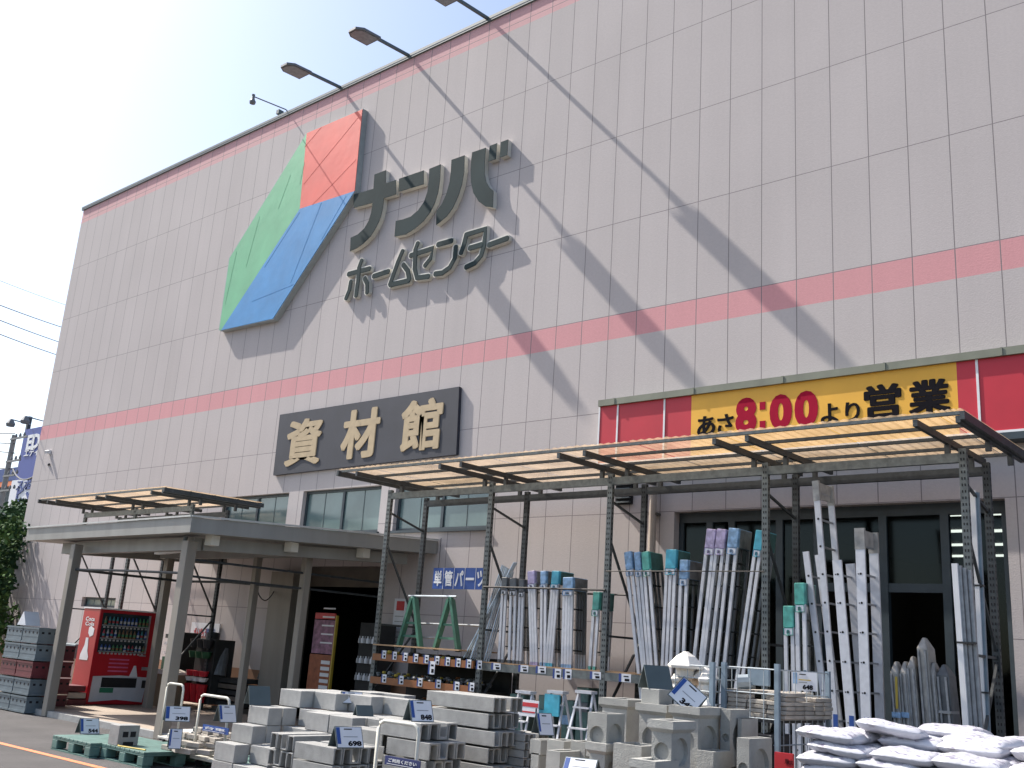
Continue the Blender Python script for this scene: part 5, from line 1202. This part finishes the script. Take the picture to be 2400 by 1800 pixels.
# hollow block seen end-on
T = thing('hollow_block', 'large hollow block with two square holes between the green pallets', 'concrete block', (-1.05, -6.3, .15))
c = PY(270, 1745, -6.55); x = c.x
mb = MB(); mb.box(x-.15, -6.58, .191, x+.10, -6.28, .45); mb.build('body', M['conc'], T, bevel=.006)
mb = MB(); mb.box(x+.1005, -6.52, .30, x+.102, -6.44, .37); mb.box(x+.1005, -6.41, .30, x+.102, -6.33, .37); mb.box(x+.1005, -6.50, .19, x+.102, -6.35, .24); mb.build('holes', M['hole'], T)
p, q = PZ(262, 1727, .20), PZ(278, 1748, .20); mb = MB(); mb.tube([p+Vector((0, 0, .05)), lerp(p, q, .5)+Vector((0, 0, .03)), q, q+Vector((.5, .1, 0))], .012, 5); mb.build('yellow_strap', M['yel'], None, 'yellow strap lying across the right green pallet', 'strap')
mb = MB(); mb.box(-.105, -.05, 0, .105, .05, .06); br = mb.build('pale_brick', M['brick'], None, 'x', 'brick', bevel=.005, free=True); fst = True; rnd = random.Random(12)
rows = []
for r, (y, n, lay) in enumerate(((-6.15, 3, 1), (-5.95, 4, 2), (-5.75, 5, 3), (-5.55, 5, 4))):
    for i in range(n):
        for k in range(lay if i < n-1 else max(1, lay-1)): rows.append((r, i, k, -.18-.02*r+i*.235-(n-3)*.1+.15, y, .191+k*.064))
for r, i, k, x, y, z in rows:
    loc = (x+rnd.uniform(-.02, .02), y+rnd.uniform(-.02, .02), z); lab = 'pale brick, %s row back, %s from left, %s layer, right green pallet' % (ORD[r], ORD[i], ORD[k])
    if fst: br.location = loc; br['label'] = lab; br['group'] = 'pale bricks on the green pallet'; fst = False
    else: dup(br, loc, rnd.uniform(-.35, .35), lab, 'pale bricks on the green pallet')
for i in range(3):
    mb = MB(); mb.box(-1.25+i*.03, -5.45, .172+i*.055, -.35+i*.02, -4.95, .22+i*.055); mb.build('stone_slab', M['lantern'], None, 'thin white slab, %s from the bottom, behind the pale bricks' % ORD[i], 'slab', 'white slabs behind the bricks', bevel=.004)
for i in range(5):
    mb = MB(); mb.box(-.10, -.10, 0, .12, .10, .19); xx = -.55+i*.27; o = mb.build('concrete_block', M['conc'], None, 'short pale block behind the bricks, %s from the left' % ORD[i], 'concrete block', 'short blocks behind the bricks', bevel=.005, free=True); o.location = (xx, -4.9+.05*(i % 2), .10)
def cart(label, px0, px1, py, y, zb, sign=None):
    a, b = PY(px0, py, y), PY(px1, py, y); T = thing('platform_cart', label, 'cart', ((a.x+b.x)/2, y, 0), 'carts with white tube handles')
    z = (a.z+b.z)/2; r = .07
    pts = [(a.x, y, zb), (a.x, y, z-r), (a.x+r*.3, y, z-r*.3), (a.x+r, y, z), (b.x-r, y, z), (b.x-r*.3, y, z-r*.3), (b.x, y, z-r), (b.x, y, zb)]
    mb = MB(); mb.tube(pts, .017, 8); mb.build('handle', M['cream'], T, smooth=True)
    mb = MB(); mb.box(a.x-.04, y-.02, zb-.04, b.x+.04, y+.7, zb); mb.build('platform', M['cream'], T, bevel=.008)
    for i in (0, 1):
        for j in (.08, .6): mb = MB(); xx = a.x+.02 if i == 0 else b.x-.05; mb.tube([(xx, y+j, .05), (xx+.03, y+j, .05)], .05, 12); mb.build('wheel', M['black'], T)
    if sign:
        s0, s1, t0, t1, key, tx = sign; A, B = PY(s0, t0, y-.03), PY(s1, t1, y-.03)
        mb = MB(); mb.box(A.x, y-.03, B.z, B.x, y-.02, A.z); sg = mb.build('sign_board', M[key], T)
        mb = text(tx, (A.x+.05, y-.031, B.z+(A.z-B.z)*.35), X_, Z_, N_, (B.x-A.x)*.8, (A.z-B.z)*.42, .004, .015); mb.build('lettering', M['white'], sg)
        mb = MB(); mb.box(A.x+.03, y-.034, B.z+.01, B.x-.08, y-.0305, B.z+(A.z-B.z)*.18); mb.build('white_line', M['white'], sg)
cart('white tube cart handle standing left of the bricks card', 393, 432, 1603, -5.0, .14)
cart('white tube handled cart with a blue sign beside the blocks', 471, 540, 1632, -5.9, .14, (476, 534, 1697, 1723, 'blue', '台車'))
cart('white tube handled cart with a navy sign among the gutters', 889, 984, 1694, -7.5, .14, (903, 983, 1770, 1806, 'navy2', 'ご利用ください'))

# ================================================================== BACKGROUND LEFT
def tree(label, x, y, h, r, n, seed, base=0.0, keys=('leaf', 'leaf2')):
    rnd = random.Random(seed); T = thing('broadleaf_tree', label, 'tree', (x, y, base), 'trees beyond the left building corner')
    mb = MB(); pts = [Vector((x, y, base))]; 
    mb.tube([(x, y, base), (x+.1, y, base+h*.3), (x-.1, y+.1, base+h*.6), (x, y, base+h*.85)], [.2, .16, .1, .03], 7)
    cl = []
    for i in range(14):
        a = rnd.uniform(0, 6.28); zz = base+h*rnd.uniform(.2, .6); q = Vector((x+math.cos(a)*r*rnd.uniform(.5, .95), y+math.sin(a)*r*rnd.uniform(.5, .95), zz+rnd.uniform(.5, 1.6)))
        mb.tube([(x, y, zz), lerp(Vector((x, y, zz)), q, .5)+Vector((0, 0, .15)), q], [.07, .045, .015], 5); cl.append(q)
    mb.build('trunk', M['bark'], T)
    for i in range(26):
        a = rnd.uniform(0, 6.28); rr = r*math.sqrt(rnd.random())*.9; cl.append(Vector((x+math.cos(a)*rr, y+math.sin(a)*rr, base+h*rnd.uniform(.25, .97)-rr*.3)))
    mb = MB()
    for c in cl:
        cr_ = rnd.uniform(.35, .75); mb.mi = rnd.choice((0, 0, 1))
        for k in range(n//len(cl)):
            v = Vector((rnd.gauss(0, 1), rnd.gauss(0, 1), rnd.gauss(0, .8))).normalized()*cr_*(rnd.random()**.4)
            s_ = rnd.uniform(.05, .11); u = Vector((rnd.gauss(0, 1), rnd.gauss(0, 1), rnd.gauss(0, 1))).normalized(); w__ = u.orthogonal().normalized()
            p = c+v; mb.quad(p-u*s_, p+w__*s_*.6, p+u*s_, p-w__*s_*.6)
    mb.build('crown', [M[k] for k in keys], T, recalc=False)
c1 = PY(20, 1400, 1.5); tree('dark green tree nearest the left building corner', c1.x-1.9, 1.5, 6.0, 1.7, 15000, 3)
tree('yellowish green tree behind the nearest one on the left', c1.x-5.2, 3.5, 6.4, 2.2, 9000, 4)
tree('lower bushy tree at the left edge of the picture', PY(-60, 1400, -1.0).x, -1.0, 4.6, 1.4, 6000, 5)
# billboard and shop beyond
BY = 22.0
a_, b2 = PY(60, 1004, BY), PY(42, 1215, BY)
T = thing('billboard', 'tall blue billboard with white letters beyond the building corner', 'billboard', (a_.x+3, BY, 0))
zt_, zb_ = PY(80, 1003, BY).z, PY(60, 1122, BY).z
mb = MB(); mb.box(a_.x, BY, zb_, a_.x+9, BY+.4, zt_); mb.build('blue_panel', M['bblue'], T)
mb = MB(); mb.box(a_.x-.6, BY-.01, PY(50, 1190, BY).z, a_.x+9, BY+.4, zb_-.02); mb.build('white_panel', M['card'], T)
mb = MB(); mb.box(a_.x-.3, BY+.1, 0, a_.x, BY+.4, zt_+1.2); mb.build('mast', M['dgalv'], T)
l_, r_ = PY(64, 1040, BY), PY(93, 1040, BY); mb = text('ED', (l_.x, BY-.01, PY(80, 1052, BY).z), X_, Z_, N_, (r_.x-l_.x), PY(80, 1018, BY).z-PY(80, 1052, BY).z, .05, .04); mb.build('lettering', M['white'], T)
l_ = PY(57, 1068, BY); mb = text('エディ', (l_.x, BY-.01, l_.z-.15), X_, Z_, N_, 2.6, .7, .05, .02); mb.build('lettering', M['white'], T)
l_ = PY(38, 1150, BY); mb = text('スポーツ', (l_.x, BY-.03, l_.z), X_, Z_, N_, 5.4, .9, .05, .02); mb.build('lettering', M['tagb'], T)
l_ = PY(36, 1180, BY); mb = text('ヒマラヤ', (l_.x, BY-.03, l_.z), X_, Z_, N_, 6.4, 1.5, .05, .03); mb.build('lettering', M['tagb'], T)
for px, py in ((27, 983), (61, 976)):
    q = PY(px, py, BY-4); r_ = PY(px+45, py+12, BY); mb = MB(); mb.tube([q, r_], .05, 5); mb.mi = 1; mb.lathe(q-Vector((0, 0, .55)), [(.3, 0), (.36, .2), (.15, .55)], 8); mb.build('billboard_lamp', [M['galv'], M['lampgrey']], T)
FYd = 26.0; p, q = PY(-60, 1100, FYd), PY(120, 1100, FYd)
T = thing('far_store', 'far store with blue roof band and orange line behind the billboard', 'building', (p.x, FYd, 0))
z = [PY(30, v, FYd).z for v in (1096, 1126, 1138, 1146)]
mb = MB(); mb.box(p.x-20, FYd, z[1], q.x+6, FYd+10, z[0]); mb.build('roof_band', M['farblue'], T)
mb = MB(); mb.box(p.x-20, FYd+.02, z[2], q.x+6, FYd+10, z[1]-.01); mb.build('orange_line', M['orange'], T)
mb = MB(); mb.box(p.x-20, FYd+.3, 0, q.x+6, FYd+9, z[2]-.01); mb.build('facade', M['farfac'], T)
# utility pole and wires
PYY = 9.0; p, q = PY(34, 1020, PYY), PY(6, 1200, PYY); x = (p.x+q.x)/2
T = thing('utility_pole', 'grey utility pole with crossarms at the left edge', 'pole', (p.x, PYY, 0))
mb = MB(); mb.tube([(p.x, PYY, 0), (p.x, PYY, p.z)], [.19, .13], 10); mb.build('pole', M['cconc'], T)
for k, dz in enumerate((.25, 1.5, 2.3, 3.1)):
    mb = MB(); mb.box(p.x-.1, PYY-.15, p.z-dz-.05, p.x+1.9-.3*k, PYY-.08, p.z-dz+.05)
    for i in range(3): mb.lathe((p.x+.5+i*.5, PYY-.11, p.z-dz+.05), [(.05, 0), (.07, .08), (.04, .2)], 6)
    mb.build('crossarm', M['lampgrey'], T)
for i, (x0, y0, x1, y1, r) in enumerate(((-40, 700, 170, 775, .018), (-40, 735, 170, 812, .018), (-40, 768, 165, 842, .018), (-40, 642, 170, 720, .009))):
    A, B = PY(x0, y0, -1.0), PY(x1, y1, 8.0); pts = [lerp(A, B, t/8)-Vector((0, 0, .25*4*(t/8)*(1-t/8)*.15)) for t in range(9)]
    mb = MB(); mb.tube(pts, r, 5); mb.build('power_line', M['cable'], None, '%s dark wire from the top crossing the sky left of the store' % ORD[[1, 2, 3, 0][i]], 'wire', 'wires crossing the sky at the left')
for i, (y0, y1) in enumerate(((1008, 1016), (1028, 1040), (1046, 1062), (1086, 1100))):
    A, B = PY(-40, y0, PYY), PY(34, y1, PYY); mb = MB(); mb.tube([A, lerp(A, B, .5)-Vector((0, 0, .1)), B], .03, 5); mb.build('power_line', M['cable'], None, '%s thin wire from the top ending at the utility pole' % ORD[i], 'wire', 'wires ending at the utility pole')
A, B = PY(30, 1098, PYY), PY(115, 1088, -.05); pts = [lerp(A, B, t/10)-Vector((0, 0, 1.1*4*(t/10)*(1-t/10)*.5)) for t in range(11)]
mb = MB(); mb.tube(pts, .035, 6); mb.build('service_cable', M['cable'], None, 'thick dark cable running from the utility pole to the building corner', 'cable')
print('done', len(bpy.data.objects))
